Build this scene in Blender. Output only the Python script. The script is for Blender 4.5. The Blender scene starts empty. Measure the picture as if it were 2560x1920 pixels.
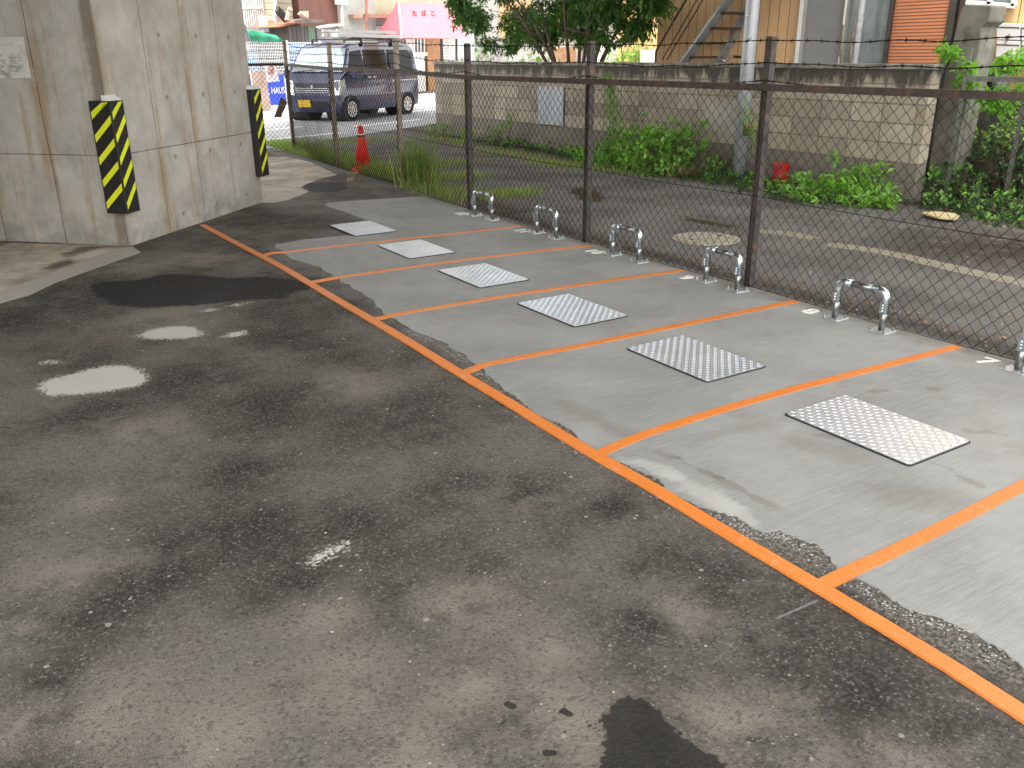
import bpy, math, random
import numpy as np
from mathutils import Vector, noise as mnoise
R=math.radians
random.seed(11); rs=np.random.RandomState(5)
S=bpy.context.scene
# ------------------------------------------------------------ camera
CF,CP,CR,CY=2168.089,0.3633008,-0.0075107,0.5609343
CC=Vector((-1.9547113,-6.88019368,1.49808498))
fw=Vector((math.sin(CY)*math.cos(CP),math.cos(CY)*math.cos(CP),-math.sin(CP)))
rt=fw.cross(Vector((0,0,1))).normalized(); up=rt.cross(fw)
rt,up=rt*math.cos(CR)+up*math.sin(CR),-rt*math.sin(CR)+up*math.cos(CR)
cd=bpy.data.cameras.new('camera'); cam=bpy.data.objects.new('camera',cd); S.collection.objects.link(cam)
from mathutils import Matrix
m=Matrix((rt,up,-fw)).transposed().to_4x4(); m.translation=CC; cam.matrix_world=m
cd.sensor_width=36; cd.lens=CF/2560*36; cd.clip_end=500; cd.clip_start=.05
S.camera=cam
# ------------------------------------------------------------ sky, sun, exposure
SUN_EL,SUN_AZ=R(60),R(-120)       # azimuth from +Y towards +X
w=bpy.data.worlds.new('World'); S.world=w; w.use_nodes=True
wn=w.node_tree; bg=wn.nodes['Background']
sky=wn.nodes.new('ShaderNodeTexSky'); sky.sky_type='NISHITA'; sky.sun_disc=False
sky.sun_elevation=SUN_EL; sky.sun_rotation=SUN_AZ; sky.dust_density=3; sky.air_density=1.2
hs=wn.nodes.new('ShaderNodeHueSaturation'); hs.inputs['Saturation'].default_value=.14; hs.inputs['Value'].default_value=1.0
wn.links.new(sky.outputs[0],hs.inputs['Color']); tint=wn.nodes.new('ShaderNodeMix'); tint.data_type='RGBA'; tint.blend_type='MULTIPLY'; tint.inputs[0].default_value=1; tint.inputs[7].default_value=(1,.975,.925,1)
wn.links.new(hs.outputs[0],tint.inputs[6]); wn.links.new(tint.outputs[2],bg.inputs[0]); bg.inputs[1].default_value=.15
ld=bpy.data.lights.new('sun','SUN'); ld.energy=1.1; ld.angle=R(14); ld.color=(1,.96,.9)
lo=bpy.data.objects.new('sun',ld); S.collection.objects.link(lo)
sd=Vector((math.sin(SUN_AZ)*math.cos(SUN_EL),math.cos(SUN_AZ)*math.cos(SUN_EL),math.sin(SUN_EL)))
lo.rotation_euler=sd.to_track_quat('Z','Y').to_euler()
S.view_settings.view_transform='Standard'; S.view_settings.look='None'
S.view_settings.exposure=2.45; S.view_settings.gamma=1
# ------------------------------------------------------------ photo pixel -> place (2560 x 1920)
def ray(px,py): return rt*((px-1280)/CF)-up*((py-960)/CF)+fw
def G(px,py,z=0.):
    d=ray(px,py); return CC+d*((z-CC.z)/d.z)
def VX(px,py,X):
    d=ray(px,py); return CC+d*((X-CC.x)/d.x)
def VL(px,py,A,B):
    d=ray(px,py); n=Vector((B[1]-A[1],-(B[0]-A[0]),0)); t=(n.x*(A[0]-CC.x)+n.y*(A[1]-CC.y))/(n.x*d.x+n.y*d.y); return CC+d*t
def VP(px,py,P):
    d=ray(px,py); t=((P[0]-CC.x)*d.x+(P[1]-CC.y)*d.y)/(d.x**2+d.y**2); return CC+d*t
# ------------------------------------------------------------ object helpers
def tag(o,label=None,cat=None,group=None,kind=None):
    if label: o['label']=label
    if cat: o['category']=cat
    if group: o['group']=group
    if kind: o['kind']=kind
    return o
def empty(name,loc=(0,0,0),rz=0,label=None,cat=None,group=None):
    o=bpy.data.objects.new(name,None); S.collection.objects.link(o); o.location=loc; o.rotation_euler=(0,0,rz)
    o.empty_display_size=.1
    return tag(o,label,cat,group)
def off(p):
    v=Vector((0,0,0))
    while p: v+=Vector(p.location); p=p.parent
    return v
class MB:
    def __init__(s): s.v=[];s.f=[];s.mi=[]
    def add(s,vs,fs,mi=0):
        b=len(s.v); s.v+=[tuple(x) for x in vs]; s.f+=[tuple(b+i for i in f) for f in fs]; s.mi+=[mi]*len(fs); return s
    def box(s,c,d,rz=0,mi=0):
        c=Vector(c); ca,sa=math.cos(rz),math.sin(rz); vs=[]
        for x in(-1,1):
            for y in(-1,1):
                for z in(-1,1):
                    X,Y=x*d[0]/2,y*d[1]/2; vs.append((c.x+X*ca-Y*sa,c.y+X*sa+Y*ca,c.z+z*d[2]/2))
        return s.add(vs,[(0,1,3,2),(4,6,7,5),(0,4,5,1),(2,3,7,6),(0,2,6,4),(1,5,7,3)],mi)
    def beam(s,a,b,w,h,upv=(0,0,1),mi=0):
        a,b=Vector(a),Vector(b); d=(b-a).normalized(); x=d.cross(Vector(upv))
        if x.length<1e-4: x=Vector((1,0,0))
        x.normalize(); y=x.cross(d); vs=[]
        for p in(a,b):
            for i,j in((-1,-1),(1,-1),(1,1),(-1,1)): vs.append(p+x*i*w/2+y*j*h/2)
        return s.add(vs,[(0,1,2,3),(7,6,5,4),(0,4,5,1),(1,5,6,2),(2,6,7,3),(3,7,4,0)],mi)
    def tube(s,path,r,n=8,cap=True,mi=0):
        P=[Vector(p) for p in path]; rr=r if isinstance(r,(list,tuple)) else [r]*len(P)
        prev=None; b=len(s.v)
        for i,p in enumerate(P):
            d=(P[min(i+1,len(P)-1)]-P[max(i-1,0)]).normalized()
            if prev is None:
                prev=d.cross(Vector((0,0,1)))
                if prev.length<1e-3: prev=d.cross(Vector((1,0,0)))
            prev=(prev-d*prev.dot(d)).normalized(); q=d.cross(prev)
            for k in range(n):
                a=2*math.pi*k/n; s.v.append(tuple(p+(prev*math.cos(a)+q*math.sin(a))*rr[i]))
        for i in range(len(P)-1):
            for k in range(n):
                k2=(k+1)%n; s.f.append((b+i*n+k,b+i*n+k2,b+(i+1)*n+k2,b+(i+1)*n+k)); s.mi.append(mi)
        if cap:
            s.f.append(tuple(b+k for k in range(n))[::-1]); s.mi.append(mi)
            s.f.append(tuple(b+(len(P)-1)*n+k for k in range(n))); s.mi.append(mi)
        return s
    def prism(s,pts,vec,mi=0):
        n=len(pts); pts=[Vector(p) for p in pts]; vec=Vector(vec)
        return s.add(pts+[p+vec for p in pts],[tuple(range(n)),tuple(range(2*n-1,n-1,-1))]+[(i,n+i,n+(i+1)%n,(i+1)%n) for i in range(n)],mi)
    def leaf(s,p,d,nrm,L,W,mi=0):
        p=Vector(p); d=d.normalized(); x=d.cross(nrm)
        if x.length<1e-3: x=d.orthogonal()
        x.normalize(); n=x.cross(d)
        a=p; t=p+d*L-n*L*.12; c=p+d*L*.45
        l=c+x*W/2+n*W*.18; r=c-x*W/2+n*W*.18
        return s.add([a,l,t,r,c],[(0,4,1),(1,4,2),(2,4,3),(3,4,0)],mi)
    def build(s,name,mat,parent=None,smooth=False,label=None,cat=None,group=None,kind=None,bevel=0,seg=2):
        o0=off(parent); me=bpy.data.meshes.new(name)
        v=[(a-o0.x,b-o0.y,c-o0.z) for a,b,c in s.v] if parent else s.v
        me.from_pydata(v,[],s.f)
        for mt in (mat if isinstance(mat,(list,tuple)) else [mat]): me.materials.append(mt)
        me.polygons.foreach_set('material_index',s.mi)
        if smooth: me.polygons.foreach_set('use_smooth',[True]*len(s.f))
        me.update(); o=bpy.data.objects.new(name,me); S.collection.objects.link(o)
        if parent: o.parent=parent
        if bevel:
            b=o.modifiers.new('b','BEVEL'); b.width=bevel; b.segments=seg; b.limit_method='ANGLE'; b.angle_limit=R(35)
        return tag(o,label,cat,group,kind)
def copy_tree(o,parent=None):
    c=o.copy(); S.collection.objects.link(c); c.parent=parent
    for ch in o.children: copy_tree(ch,c)
    return c
# ------------------------------------------------------------ material helpers
class NT:
    def __init__(s,name):
        s.m=bpy.data.materials.new(name); s.m.use_nodes=True; s.t=s.m.node_tree; s.b=s.t.nodes['Principled BSDF']
        s.pos=s.n('TexCoord').outputs['Object']
    def n(s,t,props=None,**k):
        nd=s.t.nodes.new('ShaderNode'+t)
        for a,b in (props or {}).items(): setattr(nd,a,b)
        for a,b in k.items():
            a=int(a[1:]) if a[0]=='i' and a[1:].isdigit() else a.replace('_',' ')
            s.set(nd.inputs[a],b)
        return nd
    def set(s,i,v):
        if hasattr(v,'is_linked') or isinstance(v,bpy.types.NodeSocket): s.t.links.new(v,i)
        elif isinstance(v,tuple) and len(v)==3 and i.type=='RGBA': i.default_value=(*v,1)
        else: i.default_value=v
    def M(s,op,a,b=0,c=None,clamp=False):
        nd=s.n('Math',{'operation':op,'use_clamp':clamp},i0=a,i1=b)
        if c is not None: s.set(nd.inputs[2],c)
        return nd.outputs[0]
    def noise(s,sc,det=4,rough=.6,vec=None,scale=(1,1,1)):
        v=vec or s.pos
        if scale!=(1,1,1): v=s.n('Mapping',None,Vector=v,Scale=scale).outputs[0]
        return s.n('TexNoise',None,Vector=v,Scale=sc,Detail=det,Roughness=rough).outputs[0]
    def vor(s,sc,feature='F1'):
        nd=s.n('TexVoronoi',{'feature':feature},Vector=s.pos,Scale=sc); return nd
    def ss(s,v,a,b):
        nd=s.n('MapRange',{'interpolation_type':'SMOOTHSTEP'},Value=v,From_Min=a,From_Max=b); return nd.outputs[0]
    def mix(s,f,a,b,mode='MIX'):
        nd=s.n('Mix',{'data_type':'RGBA','blend_type':mode})
        s.set(nd.inputs[0],f); s.set(nd.inputs[6],a); s.set(nd.inputs[7],b); return nd.outputs[2]
    def at(s,name): return s.n('Attribute',{'attribute_name':name}).outputs['Fac']
    def bump(s,h,strength=.5,dist=.01):
        s.t.links.new(s.n('Bump',None,Strength=strength,Distance=dist,Height=h).outputs[0],s.b.inputs['Normal'])
    def out(s,col=None,rough=None,metal=None,**k):
        if col is not None: s.set(s.b.inputs['Base Color'],col)
        if rough is not None: s.set(s.b.inputs['Roughness'],rough)
        if metal is not None: s.set(s.b.inputs['Metallic'],metal)
        for a,b in k.items(): s.set(s.b.inputs[a.replace('_',' ')],b)
        return s.m
    def dot(s,d,org=(0,0,0)):
        v=s.n('VectorMath',{'operation':'SUBTRACT'},i0=s.pos,i1=org).outputs[0]
        return s.n('VectorMath',{'operation':'DOT_PRODUCT'},i0=v,i1=d).outputs['Value']
def simple(name,col,rough=.6,metal=0,var=.25,sc=6,dirt=None,bump=0,**k):
    t=NT(name); n=t.noise(sc,5,.65)
    c=t.mix(t.ss(n,.3,.7),tuple(x*(1-var) for x in col),tuple(min(1,x*(1+var)) for x in col))
    if dirt: c=t.mix(t.ss(t.noise(sc*.6,6,.7),.5,.72),c,dirt)
    if bump: t.bump(t.noise(sc*12,3),bump,.004)
    return t.out(c,rough,metal,**k)
def lined(name,col,d,sp,gapw=.012,gap=(.05,.04,.03),rough=.6,var=.12,dirt=None,dz=None,metal=0):
    t=NT(name); u=t.dot(d); fr=t.M('FRACT',t.M('DIVIDE',u,sp)); 
    n=t.noise(1.7,5,.65,scale=(1,1,.35)); c=t.mix(t.ss(n,.3,.7),tuple(x*(1-var) for x in col),tuple(x*(1+var) for x in col))
    if dirt: c=t.mix(t.ss(t.noise(2.5,6,.7,scale=(1,1,.3)),.52,.75),c,dirt)
    g=t.M('LESS_THAN',fr,gapw/sp)
    c=t.mix(g,c,gap); t.bump(t.M('SUBTRACT',1,g),.6,.01)
    return t.out(c,rough,metal)
M={}
M['rust']=simple('rusty_steel',(.05,.036,.029),.75,0,.4,20,dirt=(.12,.055,.03),bump=.3)
M['postgrey']=simple('weathered_post',(.05,.046,.042),.7,.1,.3,14,dirt=(.13,.08,.05),bump=.3)
M['postlight']=simple('sunworn_post',(.3,.25,.19),.7,.1,.3,14,dirt=(.2,.1,.05),bump=.3)
M['wire']=simple('rusty_wire',(.014,.01,.008),.85,0,.4,9,Specular_IOR_Level=.1)
M['galv']=simple('galvanised_steel',(.62,.65,.67),.45,.85,.15,30)
M['galv2']=simple('dull_galvanised_pipe',(.3,.31,.3),.36,1,.2,30)
M['zinc']=simple('zinc_fitting',(.62,.69,.73),.24,1,.12,50)
M['black']=simple('black_rubber',(.012,.012,.013),.6,0,.2,20)
M['blackfoam']=simple('black_foam',(.012,.012,.013),.55,0,.3,30,bump=.2)
M['yellow']=simple('reflective_yellow',(.72,.78,.02),.4,0,.06,20)
M['white']=simple('white_paint',(.75,.75,.74),.5,0,.06,8)
M['paper']=simple('paper',(.62,.62,.58),.6,0,.08,10,dirt=(.4,.36,.3))
M['ink']=simple('ink',(.25,.25,.25),.7,0,.1,30)
M['ink2']=simple('faded_ink',(.42,.42,.41),.7,0,.1,30)
M['red']=simple('cone_red',(.8,.035,.02),.5,0,.12,8)
M['redbox']=simple('red_enamel',(.3,.012,.012),.4,0,.3,12)
M['bark']=simple('bark',(.12,.085,.06),.85,0,.35,18,bump=.6)
M['stick']=simple('dry_stick',(.16,.12,.09),.85,0,.4,18,bump=.6)
def leafmat(name,c1,c2,sc=7,tr=.35,rough=.42):
    t=NT(name); rnd=t.n('NewGeometry').outputs['Random Per Island']
    c=t.mix(rnd,c1,c2); c=t.mix(t.ss(t.noise(sc*.5,2),.4,.65),c,t.mix(.5,c,c1))
    t.out(c,rough); 
    tn=t.n('BsdfTranslucent',None,Color=t.mix(.5,c,(c2[0]*1.8,c2[1]*2.2,c2[2]))).outputs[0]
    ms=t.n('MixShader',None,i0=tr); t.t.links.new(t.b.outputs[0],ms.inputs[1]); t.t.links.new(tn,ms.inputs[2])
    t.t.links.new(ms.outputs[0],t.t.nodes['Material Output'].inputs[0]); return t.m
M['leaf_tree']=leafmat('tree_leaf',(.035,.1,.028),(.1,.21,.05))
M['leaf_tree2']=leafmat('tree_leaf_young',(.09,.2,.03),(.16,.28,.05))
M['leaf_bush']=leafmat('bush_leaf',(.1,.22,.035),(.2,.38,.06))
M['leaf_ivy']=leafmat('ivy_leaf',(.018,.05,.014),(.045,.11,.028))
M['leaf_bright']=leafmat('vine_leaf',(.12,.3,.03),(.22,.42,.06),tr=.5)
M['leaf_yel']=leafmat('yellow_leaf',(.2,.24,.04),(.34,.34,.07))
M['grass']=leafmat('grass_blade',(.14,.24,.04),(.3,.4,.1),tr=.3)
M['grassdry']=leafmat('dry_straw',(.22,.15,.08),(.42,.32,.2),tr=.15)
M['deadleaf']=leafmat('dead_leaf',(.12,.055,.03),(.3,.17,.09),tr=.1)

# ------------------------------------------------------------ ground with its stains and patches
def full(pts,x0,y0,s): return [(x0+x*s,y0+y*s) for x,y in pts]
def gp(pts): return np.array([G(*p)[:2] for p in pts])
def axis(segs):
    out=[]
    for a,b,st in segs: out+=list(np.arange(a,b,st))
    return np.array(out+[segs[-1][1]])
gx=axis([(-9,-4.6,.2),(-4.6,2.6,.035),(2.6,7.2,.05),(7.2,14,.4)])
gy=axis([(-14,-6.6,.3),(-6.6,3.2,.035),(3.2,9,.06),(9,11.5,.15)])
XX,YY=np.meshgrid(gx,gy,indexing='ij'); nx,ny=XX.shape
PX,PY=XX.ravel(),YY.ravel()
def sdf(poly,cap=.4):
    poly=np.asarray(poly); out=np.full(PX.shape,-cap)
    lo=poly.min(0)-cap; hi=poly.max(0)+cap
    k=np.where((PX>lo[0])&(PX<hi[0])&(PY>lo[1])&(PY<hi[1]))[0]
    x,y=PX[k],PY[k]; d=np.full(len(k),9.); ins=np.zeros(len(k),bool)
    for i in range(len(poly)):
        a=poly[i]; b=poly[(i+1)%len(poly)]; e=b-a; L=max(1e-9,(e*e).sum())
        t=np.clip(((x-a[0])*e[0]+(y-a[1])*e[1])/L,0,1)
        d=np.minimum(d,np.hypot(x-a[0]-t*e[0],y-a[1]-t*e[1]))
        c=((a[1]>y)!=(b[1]>y)); 
        with np.errstate(divide='ignore',invalid='ignore'): xi=(b[0]-a[0])*(y-a[1])/(b[1]-a[1])+a[0]
        ins^=(c&(x<xi))
    out[k]=np.clip(np.where(ins,d,-d),-cap,cap); return out
f056=lambda p: full(p,0,560,.4069)
f12=lambda p: full(p,0,1200,.4339)
f912=lambda p: full(p,900,1200,.4339)
f600=lambda p: full(p,600,380,.2712)
cem=[f056([(220,1010),(260,965),(450,915),(640,870),(760,865),(870,895),(920,950),(850,1000),(600,1040),(310,1060)]),
 f056([(830,690),(920,650),(1060,625),(1200,630),(1270,680),(1150,705),(940,712)]),
 f056([(1340,700),(1420,665),(1500,655),(1540,670),(1450,695)]),
 f056([(220,860),(300,835),(400,850),(300,862)]),
 f056([(1215,540),(1280,520),(1360,520),(1330,535)]),f056([(1390,505),(1440,490),(1540,480),(1460,505)]),
 f12([(1760,480),(1850,410),(1980,360),(2020,385),(1900,450),(1790,490)])]
cement=np.max([sdf(gp(c)) for c in cem],0)
apron=sdf(gp(f056([(-500,110),(0,112),(760,135),(820,140),(872,175),(600,270),(350,360),(180,440),(0,490),(-700,720)])))
apron=np.maximum(apron,sdf(gp(f600([(150,470),(330,465),(450,440),(640,365),(560,330),(600,300),(760,240),(900,210),(640,90),(420,42),(200,56),(-400,60),(-400,470)]))))
strip=sdf(gp(f056([(0,418),(180,350),(350,285),(560,205),(690,160),(820,140),(872,175),(600,270),(350,360),(180,440),(0,490),(-300,580),(-300,520)])))
strip=np.maximum(strip,sdf(gp(f600([(230,430),(330,400),(480,360),(570,330),(640,365),(450,440),(330,465),(210,465)]))))
strip=np.maximum(strip,sdf(gp(f600([(180,318),(450,318),(560,325),(460,335),(190,338)]))))
apwet=np.maximum(sdf(gp(f056([(370,190),(430,150),(560,138),(740,136),(620,150),(500,180),(430,200)]))),sdf(gp(f056([(240,275),(330,235),(430,215),(470,235),(400,265),(300,285)]))))
apwet=np.maximum(apwet,sdf(gp(f056([(-200,115),(60,115),(20,140),(-200,150)]))))
fresh=sdf(gp(f056([(545,380),(620,355),(850,345),(960,318),(1050,306),(1150,308),(1400,330),(1650,325),(1830,345),(1930,400),(1800,420),(1750,455),(1500,470),(1200,500),(900,520),(700,505),(570,440)])))
fresh=np.maximum(fresh,sdf(gp(f600([(560,310),(640,365),(900,370),(1000,335),(960,275),(650,285)]))))
wet=sdf(gp(f912([(1270,1410),(1410,1370),(1440,1290),(1550,1240),(1690,1290),(1780,1400),(1860,1490),(2074,1610),(2200,1760),(1350,1800),(1400,1560),(1430,1470),(1340,1430)])))
for (x,y,r) in ((865,1300,40),(1190,1340,38),(1095,1575,33)):
    wet=np.maximum(wet,sdf(gp(f912([(x+r*math.cos(a)*(1+.25*math.sin(3*a)),y+r*.75*math.sin(a)) for a in np.linspace(0,6.28,12)[:-1]]))))
# slab outline
slab_px=[(2560,1672),(2509,1637),(2455,1600),(2393,1569),(2350,1545),(2306,1530),(2229,1502),(2186,1473),(2140,1440),(2104,1420),(2036,1366),(1985,1340),(1959,1333),(1950,1328),(1911,1333),(1870,1312),(1838,1294),(1782,1275),(1732,1260),(1660,1222),
 (1636,1198),(1578,1170),(1541,1150),(1500,1135),(1468,1116),(1431,1078),(1390,1058),(1360,1048),(1306,1012),(1256,972),(1216,933),(1190,907),(1147,882),(1100,853),(1060,838),(1031,824),(981,795),(959,784),(937,755),(887,723),(832,690),
 (803,670),(763,657),(725,648),(717,638),(703,625),(684,620),(690,613),(708,609),(763,600),(871,589),(880,591),(960,582),(985,571),(952,567),(925,553),(885,540),(866,532),(839,524),(811,514),(822,508),(898,502),(980,497)]
sl=[tuple(p) for p in gp(slab_px)]
near=G(2560,1672)
sl=[(near.x+.55,-7.3),(near.x+.22,-6.6)]+sl+[(2.49,G(1047,494).y+.05),(2.49,-7.3)]
slabd=sdf(np.array(sl))
def blobs(L):
    o=np.zeros(PX.shape)
    for x,y,r in L:
        c=G(x*1.1573,y*1.1573); o=np.maximum(o,np.exp(-((PX-c.x)**2+(PY-c.y)**2)/(r*r)))
    return o
dk=blobs([(120,660,.5),(20,690,.5),(620,720,.2),(450,815,.3),(560,880,.2),(650,850,.2),(200,900,.25),(560,1010,.2),(330,1250,.18),(530,1130,.2),(430,1170,.22),(760,1110,.14),(1000,1060,.22),(1150,1060,.2),(1330,1100,.2),(1460,1200,.18),(1560,1260,.2),(1680,1400,.22),(1860,1500,.22),(1400,1230,.1),(880,900,.3),(730,760,.25),(100,1480,.08),(230,1300,.14),(790,650,.2),(2080,1580,.15),(650,1250,.12),(1090,880,.12),(1400,1350,.12),(600,470,.3),(700,400,.4)])
tn=blobs([(250,1540,.14),(60,1560,.1),(150,1250,.14),(280,930,.22),(450,1600,.18),(720,1480,.15),(1000,1300,.14),(1200,1560,.2),(1750,1600,.15),(1560,1560,.15),(1950,1640,.16),(900,1640,.16),(1480,1330,.12),(330,690,.4),(480,640,.2),(300,575,.3),(430,560,.3),(1650,1540,.14),(1000,1480,.14),(200,1080,.1),(700,1330,.1),(20,1380,.1),(760,830,.2),(1200,1400,.1)])
f16=lambda p: full(p,1660,1000,.4823)
rub=np.maximum(sdf(gp(f16([(400,640),(520,690),(600,680),(780,755),(925,872),(830,925),(600,810),(470,730)]))),sdf(gp(f16([(950,945),(1180,1040),(1340,1100),(1520,1185),(1866,1390),(2100,1540),(2100,1600),(1866,1500),(1500,1330),(1250,1190),(1030,1030)]))))
f80=lambda p: full(p,800,600,.3616)
rub=np.maximum(rub,sdf(gp(f80([(700,660),(960,790),(1100,870),(1260,1040),(1550,1290),(1500,1310),(1180,1060),(1040,900),(800,760)])))-.01)
lane=np.clip((PX-2.5)/.08,0,1)*(PY<11)
verts=np.stack([PX,PY,np.zeros_like(PX)],1)
ii=np.arange(nx-1)[:,None]*ny+np.arange(ny-1)[None,:]
fc=np.stack([ii,ii+ny,ii+ny+1,ii+1],-1).reshape(-1,4)
me=bpy.data.meshes.new('ground'); me.vertices.add(len(verts)); me.vertices.foreach_set('co',verts.ravel())
me.loops.add(fc.size); me.loops.foreach_set('vertex_index',fc.ravel()); me.polygons.add(len(fc))
me.polygons.foreach_set('loop_start',np.arange(0,fc.size,4)); me.polygons.foreach_set('loop_total',np.full(len(fc),4))
me.update(); me.validate()
# lane features: pale kerb remnants, manhole, moss stain
kerb=-.4*np.ones_like(PX)
kc=[G(*p) for p in full([(720,88),(850,100),(960,122)],1600,540,.434)]
kd=[G(*p) for p in full([(1130,168),(1300,190),(1500,225),(1700,275),(1900,320),(2212,385),(2500,455)],1600,540,.434)]
for L in (kc,kd):
    for a,b in zip(L,L[1:]):
        e=np.array([b.x-a.x,b.y-a.y]); t=np.clip(((PX-a.x)*e[0]+(PY-a.y)*e[1])/(e@e),0,1)
        kerb=np.maximum(kerb,.105-np.hypot(PX-a.x-t*e[0],PY-a.y-t*e[1]))
moss=sdf(gp(full([(1180,150),(1260,110),(1420,120),(1530,200),(1480,250),(1300,230)],1100,440,.2712)))
moss=np.maximum(moss,sdf(gp(full([(260,0),(420,30),(560,55),(520,75),(380,50),(240,20)],1600,540,.434))))
soil=np.clip(1-np.abs(6.55-PX)/.75,0,1)*(PY>-7)
soil=np.maximum(soil,np.exp(-((PX-5.2)**2+(PY+3.2)**2)/1.2))
soil=np.maximum(soil,np.exp(-((PX-(2.75+.03*PY))/.22)**2)*(PY>.5)*(PY<7.9)*.8)
soil=np.maximum(soil,np.exp(-((PX-2.62)/.14)**2)*.75*(PY<1.2))
for nm,arr in dict(cement=cement,apron=apron,strip=strip,apwet=apwet,fresh=fresh,rub=rub,wet=wet,slab=slabd,dk=dk,tn=tn,lane=lane,kerb=kerb,moss=moss,soil=soil).items():
    a=me.attributes.new(nm,'FLOAT','POINT'); a.data.foreach_set('value',arr.astype(np.float32))
t=NT('asphalt_ground')
n1=t.noise(1.3,6,.6); n2=t.noise(5,5,.65); nf=t.noise(70,4,.7); nm_=t.noise(24,5,.7)
v1=t.vor(105); v2=t.vor(150); v3=t.vor(30); ed=t.vor(130,'DISTANCE_TO_EDGE')
base=t.mix(t.ss(n1,.38,.62),(.062,.057,.049),(.225,.207,.177))
base=t.mix(t.M('MULTIPLY',t.ss(n2,.35,.75),.45),base,(.215,.19,.152))
base=t.mix(t.M('MULTIPLY',t.at('tn'),t.ss(n2,.25,.6)),base,(.36,.325,.27))
dkm=t.M('MULTIPLY',t.at('dk'),t.ss(t.noise(6,5,.7),.28,.6))
base=t.mix(t.M('MULTIPLY',dkm,.92),base,(.031,.029,.026))
base=t.mix(t.M('MULTIPLY',t.ss(t.noise(2.3,4,.6,scale=(1,1.4,1)),.58,.75),.5),base,(.17,.13,.1))
rc=t.n('SeparateColor',None,Color=v1.outputs['Color']).outputs
agg=t.ss(rc[0],.35,1.0)
base=t.mix(t.M('MULTIPLY',agg,.38),base,t.mix(.5,base,(.42,.4,.37)))
base=t.mix(t.M('MULTIPLY',t.M('LESS_THAN',rc[1],.14),.35),base,(.03,.029,.028))
grit=t.noise(120,4,.8); base=t.mix(t.ss(grit,.55,.75),base,t.mix(.6,base,(.4,.38,.35))); base=t.mix(t.M('MULTIPLY',t.ss(grit,.45,.3),.7),base,(.02,.019,.018))
r3=t.n('SeparateColor',None,Color=v3.outputs['Color']).outputs
spk=t.M('MULTIPLY',t.M('GREATER_THAN',r3[0],.955),t.M('LESS_THAN',v3.outputs['Distance'],t.M('MULTIPLY',r3[1],.28)))
r2_=t.n('SeparateColor',None,Color=v2.outputs['Color']).outputs; base=t.mix(t.M('MULTIPLY',t.M('GREATER_THAN',r2_[0],.955),.6),base,(.36,.34,.31))
base=t.mix(t.M('MULTIPLY',spk,.9),base,(.5,.49,.45))
# lane (rougher gravelly asphalt)
ln=t.mix(t.ss(t.noise(.9,5,.65),.35,.65),(.15,.14,.128),(.31,.295,.272)); ln=t.mix(t.M('MULTIPLY',agg,.55),ln,(.24,.235,.23))
ln=t.mix(t.M('MULTIPLY',t.at('soil'),t.ss(n2,.2,.55)),ln,(.065,.047,.033))
ln=t.mix(t.ss(t.M('ADD',t.at('moss'),t.M('MULTIPLY',t.M('SUBTRACT',n2,.5),.3)),-.03,.06),ln,(.085,.06,.028))
kb=t.ss(t.M('ADD',t.at('kerb'),t.M('MULTIPLY',t.M('SUBTRACT',n2,.55),.12)),0,.012); 
kb=t.M('MULTIPLY',kb,t.ss(t.noise(9,5,.7),.28,.42))
ln=t.mix(kb,ln,(.46,.4,.31))
lm=t.M('GREATER_THAN',t.M('ADD',t.at('lane'),0),.5)
base=t.mix(lm,base,ln)
# cement feather beside the slab
j=t.M('MULTIPLY',t.M('SUBTRACT',nm_,.5),.2); j2=t.M('MULTIPLY',t.M('SUBTRACT',nf,.5),.12)
sm=t.ss(t.M('ADD',t.M('ADD',t.at('slab'),j),j2),-.16,.03)
sm=t.M('MULTIPLY',sm,t.ss(t.noise(34,5,.75),.38,.55))
sm=t.M('MULTIPLY',sm,t.M('SUBTRACT',1,lm))
base=t.mix(t.M('MULTIPLY',sm,.8),base,t.mix(n2,(.17,.155,.13),(.38,.37,.34)))
fr=t.ss(t.M('ADD',t.at('fresh'),t.M('ADD',t.M('MULTIPLY',t.M('SUBTRACT',n2,.5),.12),t.M('MULTIPLY',t.M('SUBTRACT',nm_,.5),.16))),-.02,.03)
frc=t.mix(t.M('MULTIPLY',agg,.5),(.012,.012,.013),(.05,.051,.056)); base=t.mix(t.M('MULTIPLY',fr,.92),base,frc)
cm=t.ss(t.M('ADD',t.M('ADD',t.at('cement'),t.M('MULTIPLY',t.M('SUBTRACT',nm_,.5),.1)),t.M('MULTIPLY',t.M('SUBTRACT',nf,.5),.22)),-.008,.008)
cmc=t.mix(n2,(.4,.385,.35),(.52,.505,.465)); base=t.mix(cm,base,cmc)
ap=t.ss(t.M('ADD',t.at('apron'),t.M('MULTIPLY',t.M('SUBTRACT',nm_,.5),.03)),-.006,.006)
apc=t.mix(t.ss(t.noise(2,6,.65),.35,.65),(.3,.255,.2),(.56,.5,.41)); apc=t.mix(t.M('MULTIPLY',agg,.25),apc,(.16,.15,.13))
st=t.ss(t.M('ADD',t.at('strip'),t.M('MULTIPLY',t.M('SUBTRACT',nm_,.5),.02)),-.004,.004)
apc=t.mix(st,apc,t.mix(n2,(.33,.31,.27),(.46,.44,.4)))
apc=t.mix(t.M('MULTIPLY',t.ss(t.M('ADD',t.at('apwet'),t.M('MULTIPLY',t.M('SUBTRACT',n2,.5),.25)),-.04,.06),.8),apc,(.07,.05,.035))
base=t.mix(ap,base,apc)
wt=t.ss(t.M('ADD',t.M('ADD',t.at('wet'),t.M('MULTIPLY',t.M('SUBTRACT',t.noise(40,3),.5),.05)),t.M('MULTIPLY',t.M('SUBTRACT',nf,.5),.03)),-.003,.004)
base=t.mix(t.M('MULTIPLY',wt,.85),base,(.014,.014,.013))
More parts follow.
